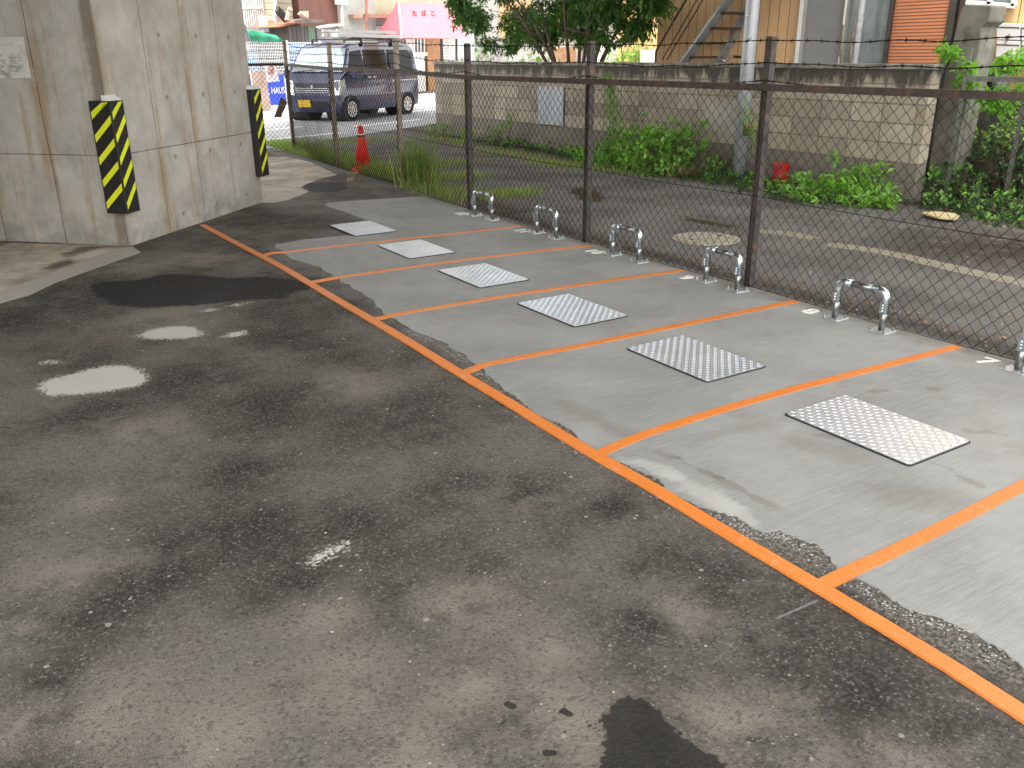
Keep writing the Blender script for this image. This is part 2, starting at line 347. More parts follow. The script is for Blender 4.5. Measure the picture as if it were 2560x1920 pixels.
def gcap(a,b,rad,amp=.03,e=.35):
    ba=b-a; pa=t.n('VectorMath',{'operation':'SUBTRACT'},i0=t.pos,i1=tuple(a)).outputs[0]
    h=t.M('DIVIDE',t.n('VectorMath',{'operation':'DOT_PRODUCT'},i0=pa,i1=tuple(ba)).outputs['Value'],max(1e-5,ba.dot(ba)),clamp=True)
    sc=t.n('VectorMath',{'operation':'SCALE'},i0=tuple(ba),Scale=h).outputs[0]
    d=t.n('VectorMath',{'operation':'DISTANCE'},i0=pa,i1=sc).outputs['Value']
    return t.ss(t.M('ADD',d,t.M('MULTIPLY',t.M('SUBTRACT',nf,.5),amp)),rad,rad*(1-e))
g9=lambda x,y: G(900+x*.4339,1200+y*.4339)
for (x0,y0,x1,y1,rad) in ((850,1290,880,1305,.0125),(1175,1330,1205,1350,.0115),(1075,1575,1110,1572,.011),(824,1400,826,1401,.004),(1180,1450,1182,1451,.004)):
    gm=gcap(g9(x0,y0),g9(x1,y1),rad,.012); base=t.mix(t.M('MULTIPLY',gm,.85),base,(.016,.015,.014)); wt=t.M('MAXIMUM',wt,gm)
g6=lambda x,y: G(1660+x*.4823,1000+y*.4823)
base=t.mix(t.M('MULTIPLY',gcap(g6(590,1130),g6(790,1040),.005,.01),.6),base,(.42,.43,.42))
rub=t.ss(t.M('ADD',t.at('rub'),t.M('MULTIPLY',t.M('SUBTRACT',nm_,.5),.09)),-.015,.015)
rubc=t.mix(t.ss(nf,.4,.6),(.1,.088,.07),(.36,.33,.28)); base=t.mix(t.M('MULTIPLY',rub,.85),base,rubc)
smooth_=t.M('MAXIMUM',t.M('MAXIMUM',cm,ap),t.M('MULTIPLY',sm,.6))
hgt=t.M('ADD',t.M('MULTIPLY',ed.outputs['Distance'],.8),t.M('ADD',t.M('MULTIPLY',t.noise(55,5,.8),2.0),t.M('MULTIPLY',t.noise(9,3),1.5)))
hgt=t.M('MULTIPLY',hgt,t.M('SUBTRACT',1.12,smooth_))
t.bump(hgt,1.0,.02)
rgh=t.M('SUBTRACT',.74,t.M('MULTIPLY',t.M('MAXIMUM',wt,t.M('MULTIPLY',fr,.35)),.28))
t.out(base,rgh,Specular_IOR_Level=.22); me.materials.append(t.m)
g=bpy.data.objects.new('ground',me); S.collection.objects.link(g); tag(g,'dark patched asphalt of the lot and lane with cement repairs and stains','ground',kind='structure')
# far ground
MB().add([(-60,-60,-.02),(90,-60,-.02),(90,110,-.02),(-60,110,-.02)],[(0,1,2,3)]).build('terrain',simple('bare_soil',(.13,.11,.09),.9,0,.3,3),label='bare ground around the houses',cat='ground',kind='structure')

# ------------------------------------------------------------ concrete slab
def rough_loop(pts,amp,step=.015,straight=()):
    out=[]
    n=len(pts)
    for i in range(n):
        a=Vector((*pts[i],0)); b=Vector((*pts[(i+1)%n],0)); k=max(1,int((b-a).length/step))
        for q in range(k):
            p=a.lerp(b,q/k); am=0 if i in straight else amp
            d=(b-a).normalized(); nn=Vector((d.y,-d.x,0))
            v=mnoise.noise(p*9)*1.0+mnoise.noise(p*38)*.55+mnoise.noise(p*110)*.3
            out.append(p+nn*v*am)
    return out
from mathutils.geometry import tessellate_polygon
lp=rough_loop(sl,.02,.012,straight=(len(sl)-1,len(sl)-2,len(sl)-3,0))
tris=tessellate_polygon([lp]); n=len(lp); ZS=.005
mb=MB(); mb.add([(p.x,p.y,ZS) for p in lp],tris); mb.add([(p.x,p.y,ZS) for p in lp]+[(p.x,p.y,-.004) for p in lp],[(i,n+i,n+(i+1)%n,(i+1)%n) for i in range(n)])
t=NT('brushed_concrete')
n2=t.noise(1.6,6,.62); n3=t.noise(7,5,.6); br=t.noise(9,5,.7,scale=(.6,7,1)); fine=t.noise(25,4,.7,scale=(1,9,1)); 
c=t.mix(t.ss(n2,.32,.68),(.2,.203,.197),(.285,.288,.28))
c=t.mix(t.M('MULTIPLY',t.ss(br,.35,.7),.45),c,(.34,.345,.325))
c=t.mix(t.M('MULTIPLY',t.ss(fine,.5,.75),.2),c,(.25,.25,.24))
c=t.mix(t.M('MULTIPLY',t.ss(t.noise(1.1,6,.7,scale=(1,1.5,1)),.52,.72),.6),c,(.2,.18,.152))
c=t.mix(t.M('MULTIPLY',t.ss(t.noise(3.3,7,.75,scale=(1,2.2,1)),.6,.72),.6),c,(.17,.135,.1))
def cap(a,b,rad,nz=.05):
    ba=b-a; pa=t.n('VectorMath',{'operation':'SUBTRACT'},i0=t.pos,i1=tuple(a)).outputs[0]
    h=t.M('DIVIDE',t.n('VectorMath',{'operation':'DOT_PRODUCT'},i0=pa,i1=tuple(ba)).outputs['Value'],max(1e-5,ba.dot(ba)),clamp=True)
    sc=t.n('VectorMath',{'operation':'SCALE'},i0=tuple(ba),Scale=h).outputs[0]
    d=t.n('VectorMath',{'operation':'DISTANCE'},i0=pa,i1=sc).outputs['Value']
    return t.ss(t.M('ADD',d,t.M('MULTIPLY',t.M('SUBTRACT',n3,.5),nz*4)),rad,rad*.2)
f14=lambda x,y: G(1400+x*.5244,780+y*.5244)
for (x0,y0,x1,y1,rad,al) in ((1500,385,1730,365,.03,.75),(1700,365,1790,372,.028,.7),(1770,720,1860,760,.03,.6),(1860,760,1980,835,.025,.6),(1960,575,2120,590,.02,.5),(1220,590,1300,600,.025,.6),(400,665,560,700,.035,.6),(560,700,760,800,.03,.65),(760,800,1000,930,.035,.55),(30,440,290,575,.09,.5),(1640,880,1860,900,.16,.4),(1180,640,1420,700,.12,.4),(1850,215,2000,235,.09,.45),(650,600,1000,540,.05,.35)):
    c=t.mix(t.M('MULTIPLY',cap(f14(x0,y0),f14(x1,y1),rad),al*.75),c,(.135,.115,.09))
for (x0,y0,x1,y1,rad,al) in ((360,720,560,790,.07,.6),(560,800,800,930,.08,.6),(780,900,900,1000,.06,.5)):
    c=t.mix(t.M('MULTIPLY',cap(f14(x0,y0),f14(x1,y1),rad),al),c,(.42,.42,.4))
px_=t.n('SeparateXYZ',None,Vector=t.pos).outputs[0]; c=t.mix(t.M('MULTIPLY',t.ss(t.M('ADD',px_,t.M('MULTIPLY',t.M('SUBTRACT',n3,.5),.5)),2.33,2.5),.6),c,(.13,.11,.085))
c=t.mix(t.M('MULTIPLY',t.ss(t.noise(160,2),.62,.75),.35),c,(.14,.135,.13))
t.bump(t.M('ADD',t.M('MULTIPLY',fine,1.2),t.M('ADD',n3,t.M('MULTIPLY',t.noise(200,3),.5))),.35,.004)
t.out(c,t.M('ADD',.42,t.M('MULTIPLY',n3,.28)),Specular_IOR_Level=.5); M['slab']=t.m
mb.build('concrete_slab',M['slab'],label='grey brushed concrete slab along the fence, divided into motorcycle bays',cat='pavement',kind='structure')

# ------------------------------------------------------------ painted lines
t=NT('orange_paint'); nn=t.noise(90,5,.8); 
c=t.mix(t.noise(4,4),(.64,.165,.016),(.73,.22,.022)); c=t.mix(t.M('MULTIPLY',t.ss(nn,.5,.66),.55),c,(.3,.12,.06)); c=t.mix(t.M('MULTIPLY',t.ss(t.noise(13,6,.8),.54,.7),.45),c,(.82,.42,.28))
c=t.mix(t.M('MULTIPLY',t.ss(t.noise(6,6,.75),.6,.74),.5),c,(.25,.13,.07))
t.bump(nn,.6,.004); t.out(c,.38,Specular_IOR_Level=.8); M['orange']=t.m
def strip_line(pts,wd,z,name,label,group):
    P=[Vector(p) for p in pts]; Q=[]
    for a,b in zip(P,P[1:]):
        k=max(1,int((b-a).length/.04)); Q+=[a.lerp(b,i/k) for i in range(k)]
    Q.append(P[-1]); vs=[];n=len(Q)
    for i,p in enumerate(Q):
        d=(Q[min(i+1,n-1)]-Q[max(i-1,0)]).normalized(); s=Vector((-d.y,d.x,0))
        e1=mnoise.noise(p*40)*.0022; e2=mnoise.noise(p*40+Vector((9,9,9)))*.0022
        vs+=[p+s*(wd/2+e1),p-s*(wd/2+e2)]
    vs=[(v[0],v[1],z) for v in vs]+[(v[0],v[1],.0005) for v in vs]
    fs=[]
    for i in range(n-1):
        a=2*i; fs.append((a,a+1,a+3,a+2)); b=a+2*n; fs+=[(a,a+2,b+2,b),(a+1,b+1,b+3,a+3)]
    return MB().add(vs,fs).build(name,M['orange'],label=label,cat='painted line',group=group)
D=1.1573
mainl=[G(x*D,y*D) for x,y in [(437,487),(500,521),(568,556),(618,583),(668,613),(735,653),(806,694),(900,750),(1000,812),(1100,872),(1180,922),(1287,986),(1400,1050),(1520,1123),(1640,1195),(1770,1272),(1900,1350),(2050,1442),(2212,1547),(2330,1625)]]
LW=.057
strip_line(mainl,LW,.0088,'long_painted_line','long orange line running from the concrete pillar to the lower right corner','')['group']='orange bay markings'
divs=[('far end, nearest the pillar',[(568,553),(590,547),(618,546),(700,536),(850,520),(1000,504),(1123,490)]),
 ('between bays 11 and 10',[(668,612),(720,602),(850,584),(1000,563),(1150,545),(1275,532)]),
 ('between bays 10 and 9',[(806,692),(850,682),(950,665),(1100,640),(1300,610),(1475,585.5)]),
 ('between bays 9 and 8',[(1000,807),(1040,792),(1080,783),(1250,750),(1450,708),(1600,677),(1722,652)]),
 ('between bays 8 and 7',[(1287,987),(1330,966),(1400,938),(1550,890),(1700,846),(1880,800),(2070,750)]),
 ('on the near side of bay 7',[(1770,1270),(1830,1240),(1900,1208),(2020,1150),(2120,1098),(2212,1050),(2500,905)])]
for i,(nm,p) in enumerate(divs):
    pts=[G(x*D,y*D) for x,y in p]
    if i==5: pts=pts[:6]+[Vector((2.46,pts[0].y+.0,0))]
    if i==0: nm='that meets the long line nearest the pillar'
    strip_line(pts,LW-.004,.0077,'divider_line','orange divider line '+nm,'orange bay markings')
# painted numbers
def text_mesh(txt,size,ext=0.0015,font_scale=(1,1)):
    cu=bpy.data.curves.new('t','FONT'); cu.body=txt; cu.size=size; cu.extrude=ext; cu.align_x='CENTER'; cu.align_y='CENTER'; cu.resolution_u=3
    cu.offset=size*.02
    o=bpy.data.objects.new('t',cu); S.collection.objects.link(o)
    dg=bpy.context.evaluated_depsgraph_get(); me=bpy.data.meshes.new_from_object(o.evaluated_get(dg))
    S.collection.objects.unlink(o); bpy.data.objects.remove(o); return me
def put_text(name,txt,size,mat,M4,parent=None,ext=.0015,**k):
    me=text_mesh(txt,size,ext); me.materials.clear(); me.materials.append(mat)
    o=bpy.data.objects.new(name,me); S.collection.objects.link(o)
    mm=M4.copy()
    if parent: mm.translation=mm.translation-off(parent); o.parent=parent
    me.transform(mm.to_3x3().to_4x4()); o.location=mm.translation
    return tag(o,**k)
M['numwhite']=simple('worn_white_paint',(.8,.8,.77),.6,0,.12,60,dirt=(.4,.4,.38))
for n,p in (('7',(2464,906)),('8',(2025,781)),('9',(1715,696)),('10',(1484,631)),('11',(1305,579)),('12',(1153,535.5))):
    c=G(*p); mm=Matrix.Rotation(-math.pi/2,4,'Z')@Matrix.Diagonal((1,1.0,1,1)); mm.translation=Vector((c.x,c.y,.0068))
    put_text('painted_number',n,.16,M['numwhite'],mm,label='white painted number %s on the slab beside its wheel-lock rail'%n,cat='painted number',group='white bay numbers')

# ------------------------------------------------------------ checker plates
def make_plate():
    r=empty('checker_plate')
    mb=MB(); W,L=.405,.612
    def rr(w,l,rad=.02):
        o=[]
        for cx,cy,a0 in ((w/2-rad,l/2-rad,0),(-w/2+rad,l/2-rad,90),(-w/2+rad,-l/2+rad,180),(w/2-rad,-l/2+rad,270)):
            for k in range(4): a=R(a0+k*30); o.append((cx+rad*math.cos(a),cy+rad*math.sin(a)))
        return o
    MB().prism([(x,y,.0) for x,y in rr(W+.009,L+.009)],(0,0,.0055)).build('rubber_edge',M['black'],r)
    mb.prism([(x,y,.0056) for x,y in rr(W,L)],(0,0,.003))
    z=.0086; ps=.0245; ix=int(W/ps)-0; iy=int(L/ps)
    for i in range(ix):
        for j in range(iy):
            x=-W/2+ (i+.5)*W/ix; y=-L/2+(j+.5)*L/iy; a=R(45 if (i+j)%2 else -45)
            u=Vector((math.cos(a),math.sin(a),0)); v=Vector((-u.y,u.x,0)); c=Vector((x,y,z-.0004)); h=Vector((0,0,.0019))
            l,w_=.0108,.0031
            mb.add([c-u*l,c+v*w_,c+u*l,c-v*w_,c-u*l*.55+h,c+u*l*.55+h],[(0,3,5,4),(0,4,1),(1,4,5,2),(2,5,3)])
    mb.build('tread_plate',M['plate'],r,smooth=False); return r
M['plate']=simple('bright_tread_plate',(.74,.79,.84),.33,.8,.08,5)
pl=make_plate()
for i in range(6):
    o=pl if i==0 else copy_tree(pl)
    o.location=((1.135),-4.845+1.1*i-(.01*i),.0055 if i<5 else .006); o.rotation_euler=(0,0,R(random.uniform(-.4,.4)))
    tag(o,'silver checker plate lying flat in the middle of bay %d'%(7+i),'checker plate','checker plates in the bays')
    if i==5: o['label']='silver checker plate farthest away, half on dark asphalt, in bay 12'
# ------------------------------------------------------------ wheel-lock rails
def make_rail():
    r=empty('wheel_lock_rail'); hw=.157; top=.232; rad=.042; pr=.0192
    for s in(-1,1):
        y=s*hw
        b=MB(); b.box((0,y,.004),(.115,.115,.007)); bp=b.build('base_plate',M['galv'],r,bevel=.002)
        for a in(-1,1):
            for c in(-1,1):
                p=(a*.043,y+c*.043,.0075); bb=MB()
                bb.tube([p,(p[0],p[1],.014)],.008,6); bb.tube([(p[0],p[1],.014),(p[0],p[1],.03)],[.006,.002],6)
                bb.build('anchor_bolt',M['galv2'],bp)
        MB().tube([(0,y,.007),(0,y,top-.10)],pr,14).build('leg',M['galv2'],r,smooth=True)
        path=[(0,y,.105)]+[(0,y,top-rad)]
        for k in range(1,8):
            a=R(90*k/7); path.append((0,y-s*(rad-rad*math.cos(a)),top-rad+rad*math.sin(a)))
        path.append((0,y-s*.088,top))
        eb_=MB().tube(path,pr+.003,16).build('elbow',M['zinc'],r,smooth=True)
        for k in range(3): MB().tube([(-.024,y,.122+k*.017),(-.033,y,.122+k*.017)],.0055,6).build('set_screw',M['zinc'],eb_)
        for k in range(2): MB().tube([(-.018,y-s*(.058+k*.018),top+.014),(-.024,y-s*(.058+k*.018),top+.021)],.0055,6).build('set_screw',M['zinc'],eb_)
        MB().box((-.0255,y,.139),(.004,.03,.062)).build('clamp_plate',M['zinc'],eb_)
    MB().tube([(0,-.08,top),(0,.08,top)],pr,14).build('crossbar',M['galv2'],r,smooth=True)
    return r
rl=make_rail()
for i,y in enumerate((-4.94,-3.84,-2.74,-1.71,-.62,.47)):
    o=rl if i==0 else copy_tree(rl)
    o.location=(2.345,y,.005); o.rotation_euler=(0,0,R((0,2,-3,1,-2,2)[i]))
    tag(o,'low galvanised steel hoop bolted down behind painted number %d'%(7+i),'wheel lock rail','wheel-lock hoops along the fence')
rl['label']='low galvanised steel hoop cut off by the right edge of the photo, by number 7'

# ------------------------------------------------------------ chain link fence
FP=[(2.47,-6.86,1.59,1.29),(2.47,-4.86,1.59,1.29),(2.475,-2.85,1.59,1.29),(2.455,-1.03,1.59,1.29),(2.465,.96,1.6,1.29),(2.645,2.95,1.67,1.325),(2.69,5.18,1.67,1.33),(2.93,7.74,1.73,1.37),(1.0,7.8,1.73,1.37),(-.9,7.9,1.73,1.37)]
fence=empty('chain_link_fence',(2.46,0,0),label='rusty chain-link fence with angle posts and barbed wire along the slab',cat='fence')
for i,(x,y,h,rz) in enumerate(FP):
    m_=M['postgrey'] if i<5 else M['postlight']
    b=MB(); s=.05
    # angle-iron like post: web + two flanges
    b.box((x+.002,y,h/2-.03),(.008,s,h+.06)); b.box((x+.0265,y-s/2+.004,h/2-.03),(.041,.008,h+.0599)); b.box((x+.0265,y+s/2-.004,h/2-.03),(.041,.008,h+.0598))
    po=b.build('post',m_,fence)
    c=MB()
    for z in (h-.03,h-.15,h-.26): c.box((x-.006,y,z),(.012,.014,.012))
    c.build('wire_clip',M['rust'],po)
def seg_pts(i): 
    a=Vector((FP[i][0],FP[i][1],0)); b=Vector((FP[i+1][0],FP[i+1][1],0)); return a,b,FP[i][3],FP[i+1][3],FP[i][2],FP[i+1][2]
for i in range(len(FP)-1):
    a,b,ra,rb,ha,hb=seg_pts(i); d=(b-a); L=d.length; d.normalize(); n=Vector((-d.y,d.x,0))*-1
    # top rail: L-angle
    mb=MB(); A=a+Vector((0,0,ra)); B=b+Vector((0,0,rb)); o_=-n*.035 if i<7 else Vector((0,0,0))
    mb.beam(A+o_,B+o_,.005,.036); mb.beam(A+o_+n*.018+Vector((0,0,.0205)),B+o_+n*.018+Vector((0,0,.0205)),.04,.005)
    mb.build('top_rail',M['rust'],fence)
    # woven mesh
    mb=MB(); pitch=.0785; cell=.0785; zig=int(L/pitch)+1; z0=.015; off_=-n*.012
    rows=int(((ra+rb)/2-.02-z0)/(cell/2)); th=.0023
    if i>=5: th=.003
    for kx in range(zig):
        for rrow in range(1):
            path=[]
            for q in range(rows+1):
                s_=(kx+ (q%2)*1.0)*pitch if False else kx*pitch+(q%2)*pitch*.5+ (0)
                # every wire zigzags between s and s+pitch/2 ; neighbour interlocks at the turns
                s_=min(max(s_,0),L); wob=mnoise.noise(Vector((s_*2.1,q*.21,i*7.)))*.006
                tt=s_/L; p=a.lerp(b,tt)+off_+n*(.003 if q%2 else -.003)+n*mnoise.noise(Vector((s_*1.3,q*.07,i*3.)))*.015
                p=p+d*wob; p.z=z0+q*cell/2*( ( (ra*(1-tt)+rb*tt) -.02-z0)/(rows*cell/2)); path.append(p)
            mb.tube(path,th,4,cap=False)
            path2=[]
            for q in range(rows+1):
                s_=kx*pitch-(q%2)*pitch*.5; s_=min(max(s_,0),L); wob=mnoise.noise(Vector((s_*2.1,q*.21,i*7.)))*.006
                tt=s_/L; p=a.lerp(b,tt)+off_+n*(-.003 if q%2 else .003)+n*mnoise.noise(Vector((s_*1.3,q*.07,i*3.)))*.015
                p=p+d*wob; p.z=z0+q*cell/2*( ( (ra*(1-tt)+rb*tt) -.02-z0)/(rows*cell/2)); path2.append(p)
            mb.tube(path2,th,4,cap=False)
    mb.build('mesh_panel',M['wire'],fence)
    # tension wires
    mb=MB(); 
    for z in (.02,.62,):
        mb.tube([a.lerp(b,k/8)+off_*1.4+Vector((0,0,z-.01*math.sin(math.pi*k/8))) for k in range(9)],.0022,4)
    mb.build('tension_wire',M['wire'],fence)
    for q,dz in enumerate((.02,.15,.255)):
        za,zb=ha-dz,hb-dz; mb=MB(); N=max(8,int(L/.04)); sag=[.012,.02,.03][q]*(1+random.random()); ph=random.random()*6
        if i==6 and q==0: sag=.07
        if i==7: sag*=.5
        def cp(tt): 
            p=a.lerp(b,tt)-n*.012; p.z=za*(1-tt)+zb*tt-4*sag*tt*(1-tt)+.006*math.sin(tt*21+ph)*math.sin(math.pi*tt); return p
        mb.tube([cp(k/N)+Vector((0,0,.002*math.sin(k*1.9))) for k in range(N+1)],.0024,4)
        mb.tube([cp(k/N)+Vector((0,0,-.002*math.sin(k*1.9)))+n*.003 for k in range(N+1)],.0018,4)
        for k in range(int(L/.11)):
            c=cp((k+.5)*.11/L)
            for e in range(2):
                v=Vector((random.uniform(-.5,.5),random.uniform(-.5,.5),random.choice((-1,1)))).normalized()*.014
                mb.tube([c-v+d*e*.006,c+v+d*e*.006],.0015,3)
            mb.tube([c-d*.008,c+d*.012],.0045,5)
        mb.build('barbed_wire',M['wire'],fence)
# rag caught on the fence
rp=VL(700,262,(2.69,5.18),(2.93,7.74)); 
mb=MB(); Rg=[VP(x,y,(2.84,6.9)) for x,y in full([(488,840),(535,885),(505,960),(470,1015),(430,1012),(455,950)],560,0,.28926)]
mb.prism(Rg,(.03,.015,0)); mb.prism([VP(x,y,(2.84,6.9))-Vector((.02,.01,0)) for x,y in full([(470,960),(500,990),(495,1015),(465,1010)],560,0,.28926)],(.03,.015,0))
mb.build('rag',simple('brown_rag',(.1,.075,.055),.9,0,.5,25),label='crumpled brown rag snagged on the far end of the fence',cat='rag',bevel=.006)

# ------------------------------------------------------------ pillar and viaduct deck
P0=Vector((-.8,1.02,0)); e1=Vector((1.66,1.70,0)).normalized(); n1=Vector((e1.y,-e1.x,0)); e2=-n1; n2=-e1
PW=2.38; PH=6.0
t=NT('board_formed_concrete')
uv=t.n('UVMap').outputs[0]; sp_=t.n('SeparateXYZ',None,Vector=uv).outputs; U,Vv=sp_[0],sp_[1]
big=t.noise(2.2,6,.65); c=t.mix(t.ss(big,.3,.7),(.34,.32,.28),(.5,.475,.43))
c=t.mix(t.M('MULTIPLY',t.ss(t.noise(7,6,.7),.5,.72),.35),c,(.24,.22,.185))
vs_=t.n('Mapping',None,Vector=uv,Scale=(5,.35,1)).outputs[0]; stn=t.noise(1.6,5,.7,vec=vs_)
fu=t.M('FRACT',t.M('ADD',t.M('DIVIDE',U,.6),10)); du=t.M('MULTIPLY',t.M('MINIMUM',fu,t.M('SUBTRACT',1,fu)),.6)
seamnear=t.ss(du,.13,.01)
stm=t.M('ADD',t.ss(stn,.52,.68),t.M('MULTIPLY',seamnear,t.ss(t.noise(1.1,3,.6,vec=t.n('Mapping',None,Vector=uv,Scale=(2.4,.5,1)).outputs[0]),.46,.6)),clamp=True)
c=t.mix(t.M('MULTIPLY',stm,.8),c,(.33,.235,.14))
c=t.mix(t.M('MULTIPLY',t.ss(t.noise(4,5,.7,vec=t.n('Mapping',None,Vector=uv,Scale=(9,.5,1)).outputs[0]),.63,.74),.7),c,(.2,.17,.14))
low=t.M('MULTIPLY',t.ss(Vv,.38,.0),t.ss(t.noise(5,5,.65),.35,.6)); c=t.mix(t.M('MULTIPLY',low,.5),c,(.16,.165,.14))
wob=t.M('MULTIPLY',t.M('SUBTRACT',t.noise(12,4),.5),.006)
seam=t.ss(t.M('ADD',du,wob),.0055,.002)
dv=t.M('ABSOLUTE',t.M('SUBTRACT',t.M('ADD',Vv,wob),.745)); seam=t.M('MAXIMUM',seam,t.ss(dv,.0055,.002))
seam=t.M('MAXIMUM',seam,t.ss(t.M('ABSOLUTE',t.M('SUBTRACT',Vv,2.545)),.006,.002))
c=t.mix(t.M('MULTIPLY',seam,.8),c,(.07,.06,.05))
c=t.mix(t.M('MULTIPLY',t.ss(t.vor(60).outputs['Distance'],.16,.1),.0),c,(.1,.1,.1))
bl=t.vor(26); c=t.mix(t.M('MULTIPLY',t.M('LESS_THAN',bl.outputs['Distance'],.09),.6),c,(.11,.105,.1))
c=t.mix(t.M('MULTIPLY',t.M('MULTIPLY',t.M('LESS_THAN',U,.0),t.ss(t.M('ADD',U,t.M('MULTIPLY',t.M('SUBTRACT',t.noise(6,4),.5),.08)),-.12,-.07)),.75),c,(.17,.13,.09))
# tie holes
fz=t.M('ABSOLUTE',t.M('SUBTRACT',t.M('FRACT',t.M('DIVIDE',t.M('ADD',Vv,.365),.515)),.5)); fz=t.M('MULTIPLY',t.M('SUBTRACT',.5,fz),.515)
hz=t.M('MULTIPLY',t.M('ABSOLUTE',t.M('SUBTRACT',t.M('FRACT',t.M('ADD',t.M('DIVIDE',t.M('ADD',U,.06),.6),10)),.5)),.6)
fz2=t.M('MULTIPLY',t.M('ABSOLUTE',t.M('SUBTRACT',t.M('FRACT',t.M('DIVIDE',t.M('ADD',Vv,.125),.515)),.5)),.515)
rr_=t.M('SQRT',t.M('ADD',t.M('MULTIPLY',hz,hz),t.M('MULTIPLY',fz2,fz2)))
ring=t.M('MULTIPLY',t.ss(rr_,.026,.02),1); hole=t.ss(rr_,.012,.008); on=t.M('MULTIPLY',t.M('GREATER_THAN',U,.6),1)
c=t.mix(t.M('MULTIPLY',t.M('MULTIPLY',ring,on),.65),c,(.2,.19,.17)); c=t.mix(t.M('MULTIPLY',t.M('MULTIPLY',hole,on),.6),c,(.12,.11,.1))
c=t.mix(t.M('MULTIPLY',t.ss(t.noise(3.1,7,.78),.5,.62),.3),c,(.5,.49,.46)); c=t.mix(t.M('MULTIPLY',t.ss(t.noise(1.2,6,.7,vec=t.n('Mapping',None,Vector=uv,Scale=(3.3,.25,1)).outputs[0]),.6,.72),.5),c,(.13,.12,.1))
h=t.M('SUBTRACT',t.M('MULTIPLY',t.noise(30,5),.25),t.M('ADD',seam,t.M('MULTIPLY',ring,on)))
t.bump(h,.55,.008); t.out(c,.72); M['form']=t.m
def uvbox(name,corners,zt,mat,us,parent=None,z0=-.02):
    me=bpy.data.meshes.new(name); n=len(corners)
    v=[(c[0],c[1],z0) for c in corners]+[(c[0],c[1],zt) for c in corners]
    f=[(i,(i+1)%n,n+(i+1)%n,n+i) for i in range(n)]+[tuple(range(n,2*n)),tuple(range(n))[::-1]]
    me.from_pydata(v,[],f); ul=me.uv_layers.new(name='UVMap'); k=0
    for i in range(n):
        ua,ub=us[i]
        for uvv in ((ua,z0),(ub,z0),(ub,zt),(ua,zt)): ul.data[k].uv=uvv; k+=1
    for i in range(2*n): ul.data[k].uv=(0.3+.1*i,.3); k+=1
    me.materials.append(mat); o=bpy.data.objects.new(name,me); S.collection.objects.link(o); return o
A=P0; B=P0+e1*PW; Cc=B+e2*2.6; Dd=P0+e2*2.6
pil=uvbox('concrete_pillar',[A,B,Cc,Dd],PH,M['form'],[(0,PW),(0,2.6),(0,PW),(-2.58,.02)])
tag(pil,'massive board-formed concrete viaduct pillar with brown water stains','pillar')
# deck overhead (out of frame; casts the shade of the place)
dk_=MB(); q0=P0+e1*-14+n1*DECK if False else None
def q(a,b): 
    v=P0+e1*a+n1*b; return (v.x,v.y,PH)
dk_.prism([q(-9.8,6.9),q(16,6.9),q(16,-6.5),q(-9.8,-6.5)],(0,0,1.0)); MB().box((-5.0,1.5,3.0),(.3,9,5.9)).build('added_shade_wall',simple('wall_concrete_dark',(.2,.19,.17),.85),label='added concrete wall, unseen left of the frame, that shades the pillar',cat='wall',kind='structure')  # the box is an added wall, out of view, to darken the pillar's left face
dk_.build('viaduct_deck',simple('deck_concrete',(.3,.3,.29),.8),label='concrete viaduct deck overhead, above the frame',cat='viaduct',kind='structure')
# corner guards
def guard(P,ea,na,eb,nb,la,lb,label,stripe_b=True,flip=False):
    # L section wrapped round corner P; leg a runs along ea (outer normal na), leg b along eb (outer normal nb)
    r=empty('corner_guard',(P.x,P.y,.29),label=label,cat='corner guard',group='black and yellow corner guards on the pillar')
    T=.075; z0,z1=.285,1.175; q=lambda a,b,z:(P+na*a+nb*b+Vector((0,0,z)))
    # coordinates: na offset a, nb offset b ; leg a spans b from T down to -la
    g=.002
    L_=[q(T,T,z0),q(T,-la,z0),q(g,-la,z0),q(g,g,z0),q(-lb,g,z0),q(-lb,T,z0)]
    MB().prism(L_,(0,0,z1-z0)).build('foam_body',M['blackfoam'],r,bevel=.006)
    k=.004; zc_=z1+.0005
    MB().prism([q(T-k,T-k,zc_),q(g,T-k,zc_),q(g,T-k,zc_+.04)],-nb*(la+T-2*k)).build('sky_glint_cap',M['white'],r)  # white stands in for sky reflected on the glossy black top
    st=MB(); w_=la+T; hh=.058
    def stripes(face):
        for k in range(5):
            zc=z0+.035+k*.178
            pts=[(0.012,zc),(w_-.012,zc+.155),(w_-.012,zc+.155+hh),(0.012,zc+hh)]
            if zc+.155+hh>z1-.01: 
                pts=[(0.012,zc),(w_-.03,zc+.137),(w_-.012-.002,z1-.012),(w_*.62,z1-.012),(0.012,zc+hh)]
            P_=[face(s,z) for s,z in pts]; st.prism([p[0] for p in P_],P_[0][1]*.0015)
    fa=lambda s,z:(q(T+.0005,T-s,z),na)      # s measured from the outer edge along leg a
    stripes(lambda s,z:fa(w_-s if flip else s,z))
    if stripe_b:
        w2=lb+T
        stripes(lambda s,z:(q(T-(w2-s*w2/w_),T+.0005,z),nb))
    st.build('yellow_stripe',M['yellow'],r)
    return r
guard(P0,e1,n1,e2,n2,.1,.12,'black and yellow corner guard on the near corner of the pillar')
guard(P0+e1*PW,-e1,n1,e2,e1,.1,.1,'black and yellow corner guard on the far corner of the pillar',flip=True)
